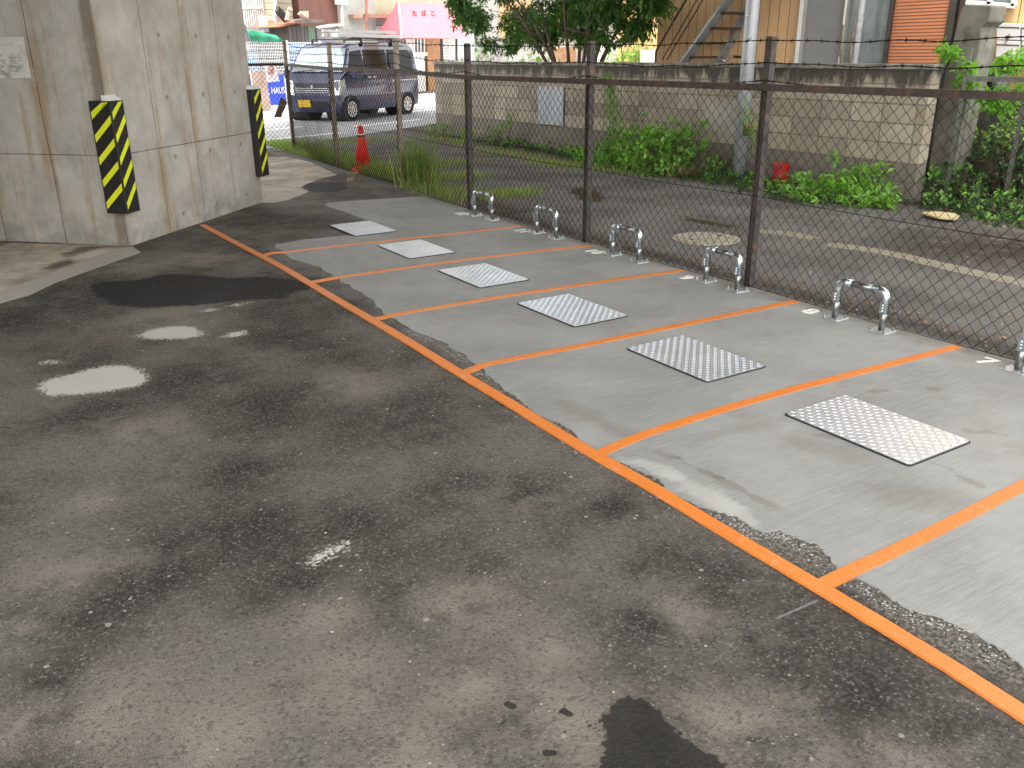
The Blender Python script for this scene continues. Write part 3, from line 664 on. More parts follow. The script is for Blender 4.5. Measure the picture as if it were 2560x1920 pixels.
# notice on pillar
def W2(u,z,o=0): return P0+e2*u+n2*o+Vector((0,0,z))
nt=empty('paper_notice',tuple(W2(.8,1.5)),label='white printed notice sheet posted on the shaded side of the pillar',cat='notice')
MB().prism([W2(.655,1.345,.002),W2(1.02,1.345,.002),W2(1.02,1.655,.002),W2(.655,1.655,.002)],n2*.003).build('sheet',M['paper'],nt)
tx=MB()
for (ua,ub,za,zb) in [(.70,.83,1.45,1.53),(.70,.83,1.395,1.44),(.85,1.0,1.45,1.53),(.85,1.0,1.37,1.44)]:
    for k in range(5): 
        z=za+(zb-za)*k/4; tx.prism([W2(ua,z,.0055),W2(ub,z,.0055),W2(ub,z+.0025,.0055),W2(ua,z+.0025,.0055)],n2*.0006)
    for k in range(14):
        u=random.uniform(ua,ub-.03); z=za+(zb-za)*(random.randint(0,3)+.5)/4; tx.prism([W2(u,z-.004,.0055),W2(u+.03,z-.004,.0055),W2(u+.03,z+.004,.0055),W2(u,z+.004,.0055)],n2*.0006)
tx.build('printed_table',M['ink2'],nt)
def text_on(name,txt,size,mat,org,udir,parent=None,ext=.0015,vscale=1,**k):
    ud=Vector(udir).normalized(); nrm=ud.cross(Vector((0,0,1)))
    mm=Matrix((ud,Vector((0,0,1))*vscale,nrm)).transposed().to_4x4(); mm.translation=Vector(org)
    return put_text(name,txt,size,mat,mm,parent,ext,**k)
hd0=MB()
for k in range(4):
    u=.76+k*.028
    for z,wd in ((1.592,.016),(1.601,.02),(1.61,.012)): hd0.prism([W2(u,z,.0055),W2(u+wd,z,.0055),W2(u+wd,z+.003,.0055),W2(u,z+.003,.0055)],n2*.0006)
    hd0.prism([W2(u+.008,1.588,.0062),W2(u+.011,1.588,.0062),W2(u+.011,1.616,.0062),W2(u+.008,1.616,.0062)],n2*.0006)
hd0.build('heading',M['ink2'],nt)

# ------------------------------------------------------------ block wall
WX=6.56
t=NT('old_block_wall'); p=t.n('SeparateXYZ',None,Vector=t.pos).outputs
wv=t.n('CombineXYZ',None,X=p[1],Y=p[2],Z=0.).outputs[0]
br=t.n('TexBrick',{'offset':0.,'squash':1.},Vector=wv,Scale=1.,Mortar_Size=.009,Mortar_Smooth=.3,Brick_Width=.4,Row_Height=.1965,Color1=(.0,.0,.0,1),Color2=(1,1,1,1),Mortar=(.5,.5,.5,1))
bc=br.outputs['Color']; mf=br.outputs['Fac']
bvr=t.n('SeparateColor',None,Color=bc).outputs[0]
c=t.mix(t.M('MULTIPLY',bvr,.8),(.25,.215,.163),(.42,.375,.295))
c=t.mix(t.M('MULTIPLY',t.ss(t.noise(2.4,6,.7),.45,.7),.5),c,(.17,.145,.115))
c=t.mix(t.M('MULTIPLY',t.ss(t.M('FRACT',t.M('MULTIPLY',bvr,7.3)),.72,.78),.35),c,(.13,.115,.095))
lowm=t.M('LESS_THAN',p[2],.395); c=t.mix(t.M('MULTIPLY',lowm,.85),c,t.mix(bvr,(.115,.105,.085),(.155,.14,.115)))
dn=t.M('ADD',p[2],t.M('MULTIPLY',t.M('SUBTRACT',t.noise(3.2,6,.75,scale=(1,1.6,.5)),.5),.95))
topm=t.ss(dn,1.12,1.26); c=t.mix(t.M('MULTIPLY',topm,.9),c,(.028,.027,.023))
rst=t.M('MULTIPLY',t.ss(t.noise(1.6,3,.6),.45,.6),t.M('GREATER_THAN',p[1],7.4)); c=t.mix(t.M('MULTIPLY',rst,.45),c,(.32,.17,.07))
drip=t.ss(t.noise(9,5,.7,scale=(1,1,.12)),.62,.72); c=t.mix(t.M('MULTIPLY',t.M('MULTIPLY',drip,t.ss(p[2],.85,1.2)),.6),c,(.42,.41,.37))
c=t.mix(mf,c,t.mix(.7,c,(.11,.1,.085)))
t.bump(t.M('SUBTRACT',t.M('MULTIPLY',t.noise(60,4),.35),t.M('MULTIPLY',mf,1.)),.6,.008); t.out(c,.85); M['block']=t.m
yN=VX(2281,500,WX).y; yF=9.5
wl=empty('block_wall',(WX,4,0),label='weathered concrete block wall with mossy dark top behind the lane',cat='wall')
MB().box((WX+.075,(yN+yF)/2,.65),(.15,yF-yN,1.34)).build('wall_face',M['block'],wl)
tcap=simple('mossy_cap',(.2,.19,.165),.9,0,.45,5,dirt=(.05,.055,.03),bump=.5)
cp_=MB(); cp_.box((WX+.075,(yN+yF)/2,1.3495),(.19,yF-yN+.04,.055)); cp_.build('coping',tcap,wl,bevel=.01)
# steel panel on wall
def wallpoly(pts,X,th=.004): return [VX(x,y,X) for x,y in pts]
sg=empty('steel_sign_back',tuple(VX(1378,265,WX-.03)),label='blank grey steel panel strapped to the block wall',cat='panel')
MB().prism(wallpoly(full([(934,672),(1133,678),(1128,956),(937,940)],1040,0,.3254),WX-.03),(.006,0,0)).build('panel',lined('perforated_steel',(.3,.33,.36),(0,1,0),.035,.006,(.16,.18,.2),.4,.1,metal=.4),sg)
for a,b in (((930,668),(1138,675)),((933,945),(1133,962))):
    p1,p2=[VX(x,y,WX-.036) for x,y in full([a,b],1040,0,.3254)]; MB().beam(p1,p2,.012,.02).build('batten',M['galv2'],sg)
# paper sign on wall
ps=empty('wall_notice',tuple(VX(1806,290,WX-.02)),label='faded white notice board on the block wall, left of the steel pole',cat='notice')
q4=wallpoly(full([(560,858),(864,866),(840,1160),(548,1120)],1600,0,.2894),WX-.02)
MB().prism(q4,(.006,0,0)).build('sheet',simple('faded_board',(.3,.28,.24),.7,0,.15,8,dirt=(.3,.28,.24)),ps)
hm=MB(); random.seed(33)
for row,(py,n_,sz) in enumerate(((281,3,.05),(297,6,.026),(308,6,.026),(322,7,.024))):
    for k in range(n_):
        c4=VX(1806+(k-(n_-1)/2)*(sz/.0049)*1.35,py+(k-(n_-1)/2)*.6,WX-.0225)
        for q_ in range(3): hm.box((c4.x,c4.y+random.uniform(-.2,.2)*sz,c4.z+(q_-1)*sz*.36),(.001,sz*random.uniform(.4,.9),sz*.12))
        hm.box((c4.x-.0015,c4.y,c4.z),(.001,sz*.14,sz*.95))
hm.build('faded_print',M['ink2'],ps)
# steel pole
pb=VX(1846,440,6.36); ptop=VX(1894,0,6.36)
pole=empty('utility_pole',(6.36,pb.y,0),label='thick grey steel pole standing in weeds in front of the block wall',cat='pole')
MB().tube([(6.36,pb.y,-.02),(6.36,pb.y,1.5),(6.36,pb.y,5.5)],[.082,.084,.08],20).build('shaft',simple('grey_painted_steel',(.36,.38,.41),.42,.3,.12,5,dirt=(.3,.28,.24)),pole,smooth=True)
MB().tube([(6.27,pb.y,1.62),(6.27,pb.y-.12,1.66)],.008,6).tube([(6.27,pb.y+.0,1.9),(6.2,pb.y-.08,1.9)],.006,6).build('step_bolt',M['galv'],pole)
# red box
rb=VX(1949,455,6.42); r_=empty('red_box',(6.42,rb.y,0),label='small red fire-hydrant marker box at the foot of the block wall',cat='box')
MB().box((6.42,rb.y,.14),(.12,.165,.25)).build('housing',M['redbox'],r_,bevel=.02,seg=3)
MB().box((6.42,rb.y,.262),(.112,.15,.02)).build('lid',M['redbox'],r_,bevel=.008)

# manhole, cover plate in the weeds
mh=G(*full([(378,132)],1600,540,.434)[0]); mm_=empty('manhole_cover',(mh.x,mh.y,0),label='round concrete manhole cover in the lane beyond the fence',cat='manhole cover')
mcc=simple('pale_concrete',(.3,.27,.22),.85,0,.25,14,dirt=(.16,.14,.11),bump=.4)
MB().tube([(mh.x,mh.y,-.01),(mh.x,mh.y,.006)],.29,40).build('rim',mcc,mm_); MB().tube([(mh.x,mh.y,.0),(mh.x,mh.y,.011)],.25,40).build('lid',mcc,mm_)
for a in (0,math.pi): MB().tube([(mh.x+.16*math.cos(a),mh.y+.16*math.sin(a),.011),(mh.x+.16*math.cos(a),mh.y+.16*math.sin(a),.0125)],.022,12).build('lifting_hole',M['black'],mm_)
yp=[G(x,y,.03) for x,y in full([(672,1478),(760,1470),(900,1482),(935,1502),(905,1522),(780,1510)],2060,0,.3618)]
MB().prism(yp,(0,0,.015)).build('fallen_board',simple('cream_board',(.5,.42,.22),.6,0,.1,8),label='cream coloured board lying among ivy at the lane edge',cat='board')

# ------------------------------------------------------------ vegetation
def rv(): 
    v=Vector((random.gauss(0,1),random.gauss(0,1),random.gauss(0,1))); return v.normalized()
def plant(name,label,cat,centers,n,L,mats,stems=True,group=None,wr=.55,cluster=6,droop=.3,seed=0):
    random.seed(seed)
    c0=Vector(centers[0][0]); r=empty(name,(c0.x,c0.y,0),label=label,cat=cat,group=group)
    mb=MB(); sb=MB(); tot=sum(c[1][0]*c[1][1]*c[1][2] for c in centers)
    for ce,ra in centers:
        ce=Vector(ce); k=max(3,int(n*ra[0]*ra[1]*ra[2]/tot/cluster))
        for i in range(k):
            v=rv()*(random.random()**.45); p=ce+Vector((v.x*ra[0],v.y*ra[1],v.z*ra[2]))
            if p.z<.02: p.z=.02+random.random()*.05
            ax=(v+Vector((0,0,.5))+rv()*.5).normalized()
            if stems and random.random()<.5: sb.tube([(ce.x+v.x*ra[0]*.5,ce.y+v.y*ra[1]*.5,max(0,ce.z-ra[2])),p.lerp(ce,.3)+Vector((0,0,-.02)),p],[.006,.004,.0015],4,cap=False)
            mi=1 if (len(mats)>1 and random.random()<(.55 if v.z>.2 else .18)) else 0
            for q in range(cluster):
                d=(ax*.3+rv()*.8); d.z-=droop*random.random(); d.normalize()
                nn=(Vector((0,0,1))+rv()*.7).normalized(); l=L*random.uniform(.6,1.15)
                mb.leaf(p+rv()*L*.5,d,nn,l,l*wr*random.uniform(.8,1.1),mi)
    if stems: sb.build('stem',M['bark'],r)
    mb.build('foliage',[M[x] for x in mats],r); return r
# tree: many stems from one stool
tb=VX(1440,150,8.1); tb.z=0
random.seed(3); tr=empty('tree',(tb.x,tb.y,0),label='leafy evergreen tree with many thin trunks behind the block wall',cat='tree')
sb=MB(); crown=MB(); tips=[]
for k in range(9):
    a=2*math.pi*k/9+random.uniform(-.3,.3); rad=random.uniform(.03,.13); b=Vector((tb.x+rad*math.cos(a),tb.y+rad*math.sin(a),0))
    lean=random.uniform(.25,.75); path=[b]; d=Vector((math.cos(a)*lean*.35,math.sin(a)*lean*.6,1)).normalized(); p=b.copy()
    for s_ in range(7):
        p=p+d*.5; d=(d+Vector((math.cos(a)*.07,math.sin(a)*.12,-.02))+rv()*.07).normalized(); path.append(p.copy())
        if s_>=3:
            for bb in range(2):
                q_=p.copy(); dd=(rv()+Vector((math.cos(a),math.sin(a),.25))).normalized(); bp_=[q_.copy()]
                for z in range(4): q_=q_+dd*.16; dd=(dd+rv()*.25).normalized(); bp_.append(q_.copy())
                sb.tube(bp_,[.016,.012,.009,.006,.003],5,cap=False); tips+=bp_[2:]
    sb.tube(path,[.05-.0055*i for i in range(8)],7,cap=False)
sb.build('trunk',M['bark'],tr)
lpx=[(1180,50,85,60),(1225,112,55,32),(1310,60,110,60),(1290,115,60,25),(1400,30,110,48),(1500,10,130,50),(1590,60,65,42),(1560,104,42,20),(1640,15,60,38),(1150,10,55,60),(1400,70,60,30),(1360,95,70,28),(1450,85,60,26),(1500,100,50,22),(1250,-60,160,80),(1450,-80,200,90),(1620,-60,100,60),(1480,55,60,30)]
pts=[]
for px,py,rx,ry in lpx:
    Xc=tb.x+random.uniform(-.35,.35); c_=VX(px,py,Xc); k_=.0053
    ra=(min(rx,110)*k_*.8,rx*k_*1.15,ry*k_*1.05); k=int(rx*ry*.06)
    for i in range(k):
        v=rv()*(random.random()**.4); pts.append((Vector((c_.x+v.x*ra[0],c_.y+v.y*ra[1],c_.z+v.z*ra[2])),v))
for p,v in pts:
    if mnoise.noise(p*2.3)<-.22: continue
    ax=(v+rv()*.6+Vector((0,0,-.1))).normalized(); young=random.random()<.24
    for q in range(7):
        base=p+ax*(q*.028-.08); d=(ax*.6+rv()*.75); d.z-=.45; l=random.uniform(.075,.125)
        crown.leaf(base,d.normalized(),(Vector((0,0,1))+rv()*.55).normalized(),l,l*.4,1 if young else 0)
crown.build('crown',[M['leaf_tree'],M['leaf_tree2']],tr)
def gb(px,py): return G(px,py)
a=gb(1650,445)
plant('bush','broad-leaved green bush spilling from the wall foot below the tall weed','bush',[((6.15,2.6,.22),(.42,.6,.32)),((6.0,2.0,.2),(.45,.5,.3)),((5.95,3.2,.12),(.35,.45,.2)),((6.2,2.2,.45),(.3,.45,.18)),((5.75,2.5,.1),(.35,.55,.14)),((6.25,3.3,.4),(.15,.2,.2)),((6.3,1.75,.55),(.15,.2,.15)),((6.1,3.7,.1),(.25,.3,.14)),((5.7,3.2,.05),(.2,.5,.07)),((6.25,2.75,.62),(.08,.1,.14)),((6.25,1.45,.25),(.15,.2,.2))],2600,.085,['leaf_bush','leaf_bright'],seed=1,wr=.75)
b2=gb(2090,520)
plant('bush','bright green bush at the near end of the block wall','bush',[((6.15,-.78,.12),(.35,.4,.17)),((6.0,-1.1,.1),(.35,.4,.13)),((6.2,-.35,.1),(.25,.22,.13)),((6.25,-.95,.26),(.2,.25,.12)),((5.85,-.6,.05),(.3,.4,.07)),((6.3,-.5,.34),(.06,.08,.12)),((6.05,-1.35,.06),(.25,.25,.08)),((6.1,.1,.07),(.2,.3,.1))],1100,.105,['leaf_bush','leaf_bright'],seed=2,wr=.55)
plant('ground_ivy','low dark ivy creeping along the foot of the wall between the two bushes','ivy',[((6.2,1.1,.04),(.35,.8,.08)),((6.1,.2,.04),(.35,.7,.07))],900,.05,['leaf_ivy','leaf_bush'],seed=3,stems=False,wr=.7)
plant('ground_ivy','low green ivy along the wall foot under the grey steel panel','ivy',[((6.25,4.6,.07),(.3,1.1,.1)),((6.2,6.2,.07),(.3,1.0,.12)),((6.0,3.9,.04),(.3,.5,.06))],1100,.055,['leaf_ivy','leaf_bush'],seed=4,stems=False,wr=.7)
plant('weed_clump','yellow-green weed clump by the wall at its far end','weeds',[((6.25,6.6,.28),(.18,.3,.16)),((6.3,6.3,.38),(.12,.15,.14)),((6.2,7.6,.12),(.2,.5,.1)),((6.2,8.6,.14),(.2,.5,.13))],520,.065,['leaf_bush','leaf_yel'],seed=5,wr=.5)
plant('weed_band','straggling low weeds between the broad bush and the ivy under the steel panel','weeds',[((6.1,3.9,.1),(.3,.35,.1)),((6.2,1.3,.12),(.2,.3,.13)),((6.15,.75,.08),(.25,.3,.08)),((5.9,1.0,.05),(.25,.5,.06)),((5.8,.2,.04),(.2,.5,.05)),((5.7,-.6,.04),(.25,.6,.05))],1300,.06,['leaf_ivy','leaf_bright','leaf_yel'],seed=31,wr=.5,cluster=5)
# tall weed
tw=VX(1535,420,6.3); r=empty('tall_weed',(6.3,tw.y,0),label='single tall feathery weed rising up the block wall',cat='weed'); sb=MB(); lb=MB(); random.seed(9)
tp=VX(1520,190,6.3); path=[Vector((6.3,tw.y,0)),Vector((6.28,tw.y+.02,.5)),Vector((6.3,(tw.y+tp.y)/2,.85)),Vector((6.3,tp.y,tp.z))]
sb.tube(path,[.009,.008,.006,.003],6); sb.build('stem',simple('green_stem',(.1,.18,.04),.6),r)
for k in range(1300):
    f=random.random()**.8; i=min(2,int(f*3)); p=path[i].lerp(path[i+1],f*3-i); wd=.16*(1-f)**.6+.05
    d=rv(); d.z=abs(d.z)*.6+.15; d.normalize(); q_=p+Vector((d.x,d.y,0))*wd*random.random()+Vector((0,0,.03)); lb.leaf(q_,d,(Vector((0,0,1))+rv()*.4).normalized(),.065*(1.15-f*.5),.02,0)
lb.build('foliage',leafmat('feathery_leaf',(.16,.26,.08),(.3,.4,.16),tr=.4),r)
# vine on pole
pv=plant('climbing_vine','pale yellow-green vine clinging to the steel pole','vine',[((6.22,pb.y-.2,.72),(.08,.13,.16)),((6.2,pb.y-.33,.6),(.08,.09,.2)),((6.24,pb.y-.1,.9),(.06,.08,.1))],330,.045,['leaf_bright','leaf_yel'],seed=12,wr=.4)
# ivy mass on right
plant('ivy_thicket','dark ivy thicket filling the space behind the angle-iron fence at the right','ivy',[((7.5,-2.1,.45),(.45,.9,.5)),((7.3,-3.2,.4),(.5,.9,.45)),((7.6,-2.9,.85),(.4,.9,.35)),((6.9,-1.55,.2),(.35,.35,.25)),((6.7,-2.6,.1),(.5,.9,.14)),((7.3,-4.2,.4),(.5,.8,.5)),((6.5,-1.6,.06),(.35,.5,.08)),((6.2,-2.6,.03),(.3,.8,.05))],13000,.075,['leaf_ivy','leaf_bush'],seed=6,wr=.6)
def vlobe(px,py,X,r3): 
    p=VX(px,py,X); return ((p.x,p.y,p.z),r3)
plant('vine_shoot','bright lobed vine leaves reaching over the angle-iron fence','vine',[vlobe(2375,140,6.75,(.08,.12,.1)),vlobe(2420,165,6.75,(.08,.12,.06)),vlobe(2350,120,6.75,(.05,.06,.05)),vlobe(2410,205,6.8,(.1,.12,.07)),vlobe(2530,160,6.75,(.1,.16,.08)),vlobe(2545,140,6.75,(.08,.12,.06)),vlobe(2470,235,6.8,(.1,.13,.03)),vlobe(2530,225,6.8,(.1,.2,.04)),vlobe(2500,265,6.85,(.1,.3,.06))],620,.085,['leaf_bright'],seed=7,wr=.6)
# grass
def grass(name,label,n,fn,hmin,hmax,seed,mats=('grass','grassdry'),dry=.15,kind='stuff',spread=.45,wd=.004,cat='grass'):
    random.seed(seed); mb=MB(); k=0
    while k<n:
        x,y=fn(); 
        k+=1; h=random.uniform(hmin,hmax)*random.choice((1,1,.7)); a=random.random()*6.28; ln=random.uniform(.1,spread)*h
        b=Vector((x,y,0)); s=Vector((math.cos(a+1.57),math.sin(a+1.57),0))*wd*(.6+h*1.5); l=Vector((math.cos(a)*ln,math.sin(a)*ln,0))
        p1=b+l*.25+Vector((0,0,h*.5)); p2=b+l*.6+Vector((0,0,h*.85)); p3=b+l*1.1+Vector((0,0,h))
        mb.add([b-s,b+s,p1+s,p1-s,p2+s*.6,p2-s*.6,p3],[(0,1,2,3),(3,2,4,5),(5,4,6)],1 if random.random()<dry else 0)
    o=mb.build(name,[M[m_] for m_ in mats],label=label,cat=cat); 
    if kind: o['kind']=kind
    return o
def near_fence():
    while True:
        y=random.uniform(1.3,9.0) if random.random()<.25 else random.uniform(3.1,9.0); fx=2.48+.03*(y-1)+(.12 if y>2.9 else 0); x=fx+abs(random.gauss(0,.3))+.03
        if mnoise.noise(Vector((x*1.2,y*.9,0)))>-.1-.25*(y>3.5)-.4*(x<fx+.25): return x,y
grass('grass','green grass growing along the far part of the chain-link fence',6500,near_fence,.04,.17,1)
def lane_patch():
    cs=[(2.9,2.0,.25,.5),(3.4,1.6,.3,.2),(4.2,4.6,.5,.35),(5.6,5.2,.25,1.2),(5.4,3.6,.25,.5),(5.9,7.8,.2,1.0),(3.6,3.2,.35,.25),(4.6,8.6,1.0,.4),(3.2,9.4,.8,.2),(5.7,2.6,.2,.5)]
    c=random.choice(cs); return random.gauss(c[0],c[2]*.6),random.gauss(c[1],c[3]*.6)
grass('low_weeds','sparse low weeds scattered across the lane',7000,lane_patch,.03,.1,2,dry=.3,cat='weeds')
tg=G(1040,468); grass('grass_clump','tall arching grass clump just beyond the fence, right of the orange cone',650,lambda:(random.gauss(tg.x+.05,.09),random.gauss(tg.y,.12)),.25,.62,3,kind=None,spread=.9,dry=.12,wd=.003,cat='grass')
grass('dry_grass_heap','heap of dry straw-coloured grass at the wall foot beside the pole','',lambda:(0,0),0,0,4) if False else None
random.seed(8); mb=MB()
for k in range(900):
    c=Vector((6.05+random.gauss(0,.12),1.75+random.gauss(0,.22),.03+abs(random.gauss(0,.05)))); v=rv(); v.z*=.35; v=v.normalized()*random.uniform(.05,.13); s=v.cross(Vector((0,0,1))).normalized()*.0035
    mb.add([c-v-s,c-v+s,c+v+s*.4,c+v-s*.4],[(0,1,2,3)])
mb.build('straw_heap',M['grassdry'],label='heap of dry straw at the wall foot beside the steel pole',cat='straw',kind='stuff')
random.seed(14); mb=MB()
for k in range(1000):
    u=random.random()
    if u<.45: x,y=5.75+random.gauss(0,.22),random.uniform(3.3,6.3)
    elif u<.75: x,y=2.62+abs(random.gauss(0,.13)),random.uniform(-5.5,1.4)
    elif u<.9: x,y=6.0+random.gauss(0,.3),random.uniform(-4,1)
    else: x,y=random.uniform(2.6,5.8),random.uniform(-5,6)
    l=random.uniform(.02,.05); d=rv(); d.z*=.25; mb.leaf((x,y,.012+random.random()*.012),d.normalized(),(Vector((0,0,1))+rv()*.4).normalized(),l,l*.5)
mb.build('fallen_leaves',M['deadleaf'],label='dry fallen leaves littering the lane and the fence foot',cat='leaves',kind='stuff')
# loose stones on asphalt
random.seed(21); mb=MB()
def pebble(x,y,r):
    vs=[];
    for k in range(5): a=k*1.256+random.random()*.6; vs.append((x+r*math.cos(a)*random.uniform(.7,1.2),y+r*math.sin(a)*random.uniform(.5,1.),.001))
    t_=[(x+(v[0]-x)*.6,y+(v[1]-y)*.6,r*.55*random.uniform(.7,1.1)) for v in vs]
    mb.add(vs+t_,[(i,(i+1)%5,5+(i+1)%5,5+i) for i in range(5)]+[(5,6,7,8,9)])
for k in range(1500):
    x,y=random.uniform(-3.6,1.4),random.uniform(-6.4,2.5)
    pebble(x,y,random.choice((.002,.003,.003,.0045,.006)))
for k in range(2600):
    i_=random.randrange(3,52); a_,b_=sl[i_],sl[i_+1]; u_=random.random(); x,y=a_[0]+(b_[0]-a_[0])*u_,a_[1]+(b_[1]-a_[1])*u_
    pebble(x+random.gauss(-.03,.03),y+random.gauss(0,.02),random.choice((.002,.003,.004,.006)))
for k in range(1600): pebble(random.uniform(2.55,4.6),random.uniform(-5.8,3),random.uniform(.004,.011))
mb.build('loose_gravel',simple('gravel_bits',(.24,.235,.22),.8,0,.5,60),label='small loose stones scattered on the asphalt',cat='gravel',kind='stuff')

# ------------------------------------------------------------ cone and stump
cb=Vector((2.86,4.62,0)); co=empty('traffic_cone',cb,label='orange-red traffic cone standing in grass beyond the fence',cat='traffic cone')
MB().box(cb+Vector((0,0,.02)),(.25,.25,.035)).build('base',M['red'],co,bevel=.01)
MB().tube([cb+Vector((0,0,.037)),cb+Vector((0,0,.46)),cb+Vector((0,0,.475)),cb+Vector((0,0,.6)),cb+Vector((0,0,.605))],[.118,.05,.046,.033,.02],24).build('body',M['red'],co,smooth=True)
MB().tube([cb+Vector((0,0,.462)),cb+Vector((0,0,.482))],[.056,.053],20).build('ring',M['black'],co); MB().tube([cb+Vector((0,0,.483)),cb+Vector((0,0,.497))],[.052,.05],20).build('ring',M['white'],co)
sp=G(883,452); random.seed(4)
mb=MB(); 
path=[(sp.x,sp.y,-.01),(sp.x+.005,sp.y,.05),(sp.x,sp.y,.1)]; mb.tube(path,[.1,.08,.085],9); o=mb.build('tree_stump',M['stick'],label='small cut stump at the fence foot by the cone',cat='stump')
for v in o.data.vertices: v.co+=Vector(v.co*0)+rv()*.014

# ------------------------------------------------------------ street
SD=Vector((.83,.5578,0)); SN=Vector((SD.y,-SD.x,0))*-1     # SN points to the far side
def sp_(a,b,z): v=Vector((4.0,9.9,0))+SD*a+SN*b; return (v.x,v.y,z)
MB().add([sp_(-30,-.5,.004),sp_(60,-.5,.004),sp_(60,8.2,.004),sp_(-30,8.2,.004)],[(0,1,2,3)]).build('street',simple('street_asphalt',(.4,.4,.41),.8,0,.15,3,bump=.3),label='pale sunlit asphalt street behind the fence',cat='street',kind='structure')
wl_=MB()
def ml(a,b,wd): 
    a,b=Vector(a),Vector(b); d=(b-a).normalized(); s=Vector((-d.y,d.x,0))*wd*.65; wl_.add([a-s+Vector((0,0,.009)),a+s+Vector((0,0,.009)),b+s+Vector((0,0,.009)),b-s+Vector((0,0,.009))],[(0,1,2,3)])
f5=lambda *p: full(p,560,0,.28926)
def gline(p1,p2,ext=0,wd=.15):
    a,b=[G(*p) for p in f5(p1,p2)]; d=(b-a).normalized(); ml(a-d*ext,b+d*ext,wd)
gline((320,1072),(760,1028),0,.15); wl_m=0
gline((760,1028),(1700,960),2,.15); gline((320,1132),(690,1096),0,.15); gline((330,1218),(1000,1150),0,.17); gline((1090,1100),(1700,1035),0,.17)
a,b=[G(*p) for p in f5((320,1072),(760,1028))]; ml(a-(b-a)*4,a,.15)
wl_.build('street_marking',simple('road_white',(.88,.88,.87),.6,0,.04,3),label='white lane lines painted on the street',cat='road marking',kind='structure')

# ------------------------------------------------------------ van
van=empty('parked_van',(0,0,0),label='dark blue minivan with a roof rack parked on the street beyond the fence',cat='van')
t=NT('navy_paint'); t.out(t.mix(t.noise(3,3),(.006,.013,.075),(.009,.017,.09)),.35,.1,Coat_Weight=.9,Coat_Roughness=.03); M['navy']=t.m
M['glass']=simple('dark_glass',(.004,.005,.005),.08,0,.1,2,Specular_IOR_Level=.07)
M['wind']=simple('windscreen_glass',(.32,.42,.45),.05,0,.35,2.5,Specular_IOR_Level=1.)
M['chrome']=simple('silver_trim',(.7,.7,.72),.2,1,.05,5); M['tyre']=simple('tyre',(.02,.02,.02),.85,0,.2,9); M['lamp']=simple('headlight_lens',(.7,.72,.72),.08,.3,.25,22,Coat_Weight=1.)
M['yplate']=simple('yellow_plate',(.75,.5,.02),.5,0,.05,5)
prof=[(1.74,.22),(1.82,.32),(1.845,.5),(1.83,.72),(1.8,.93),(1.66,1.06),(1.52,1.13)]       # front going up to windscreen base
prof2=[(1.28,1.45),(1.06,1.70),(.82,1.80),(.2,1.84),(-1.1,1.84),(-1.55,1.80),(-1.74,1.68),(-1.8,1.3)]
prof3=[(-1.84,.9),(-1.84,.45),(-1.78,.25)]
def hw(z,x=0):
    h_=.745 if z<1.05 else .745-(z-1.05)*.16
    if x>1.5: h_-=(x-1.5)**2*.7
    if x<-1.6: h_-=(-1.6-x)**2*.5
    if z<.35: h_-=(.35-z)*.15
    return h_
ring=prof+prof2+prof3; mb=MB(); n=len(ring)
V_=[(x,hw(z,x)*s,z) for s in(1,-1) for x,z in ring]; fs=[]
for i in range(n-1): fs.append((i,i+1,n+i+1,n+i))
fs.append((n-1,0,n,2*n-1))
mb.add(V_,fs)
# side skins with wheel arches: lower part polygons
AX=(1.22,-1.25); WR=.285
def arch(cx,r=.335,zc=.27,k=9): 
    a0=math.asin((.24-zc)/r); return [(cx-r*math.cos(a),zc+r*math.sin(a)) for a in np.linspace(a0,math.pi-a0,k)]
for s in (1,-1):
    low=[p for p in prof if p[1]<=1.06]
    bot=[(-1.78,.25)]+arch(AX[1])+[(-.9,.24),(.85,.24)]+arch(AX[0])+[(1.74,.22)]
    poly=bot+[(1.82,.32),(1.845,.5),(1.83,.72),(1.8,.93),(1.66,1.06)]+[(-1.82,1.06),(-1.84,.9),(-1.84,.45)]
    pv_=[Vector((x,z,0)) for x,z in poly]; tr_=tessellate_polygon([pv_]); mb.add([(x,hw(z,x)*s,z) for x,z in poly],tr_)
    up_=[(1.66,1.06),(1.52,1.13),(1.28,1.45),(1.06,1.70),(.82,1.80),(.2,1.84),(-1.1,1.84),(-1.55,1.80),(-1.74,1.68),(-1.8,1.3),(-1.82,1.06)]
    tr_=tessellate_polygon([[Vector((x,z,0)) for x,z in up_]]); mb.add([(x,hw(z,x)*s,z) for x,z in up_],tr_)
vb=mb.build('body',M['navy'],van)
import bmesh
bmm=bmesh.new(); bmm.from_mesh(vb.data); bmesh.ops.remove_doubles(bmm,verts=bmm.verts,dist=.0005); bmesh.ops.recalc_face_normals(bmm,faces=bmm.faces); bmm.to_mesh(vb.data); bmm.free()
bv=vb.modifiers.new('b','BEVEL'); bv.width=.045; bv.segments=3; bv.limit_method='ANGLE'; bv.angle_limit=R(40)
for p_ in vb.data.polygons: p_.use_smooth=True
ms_=vb.modifiers.new('w','WEIGHTED_NORMAL')
def sidepan(poly,name,mat,o=.012,s=1,th=.01,parent=van): 
    return MB().prism([(x,(hw(z,x)+o)*s,z) for x,z in poly],(0,-th*s,0)).build(name,mat,parent)
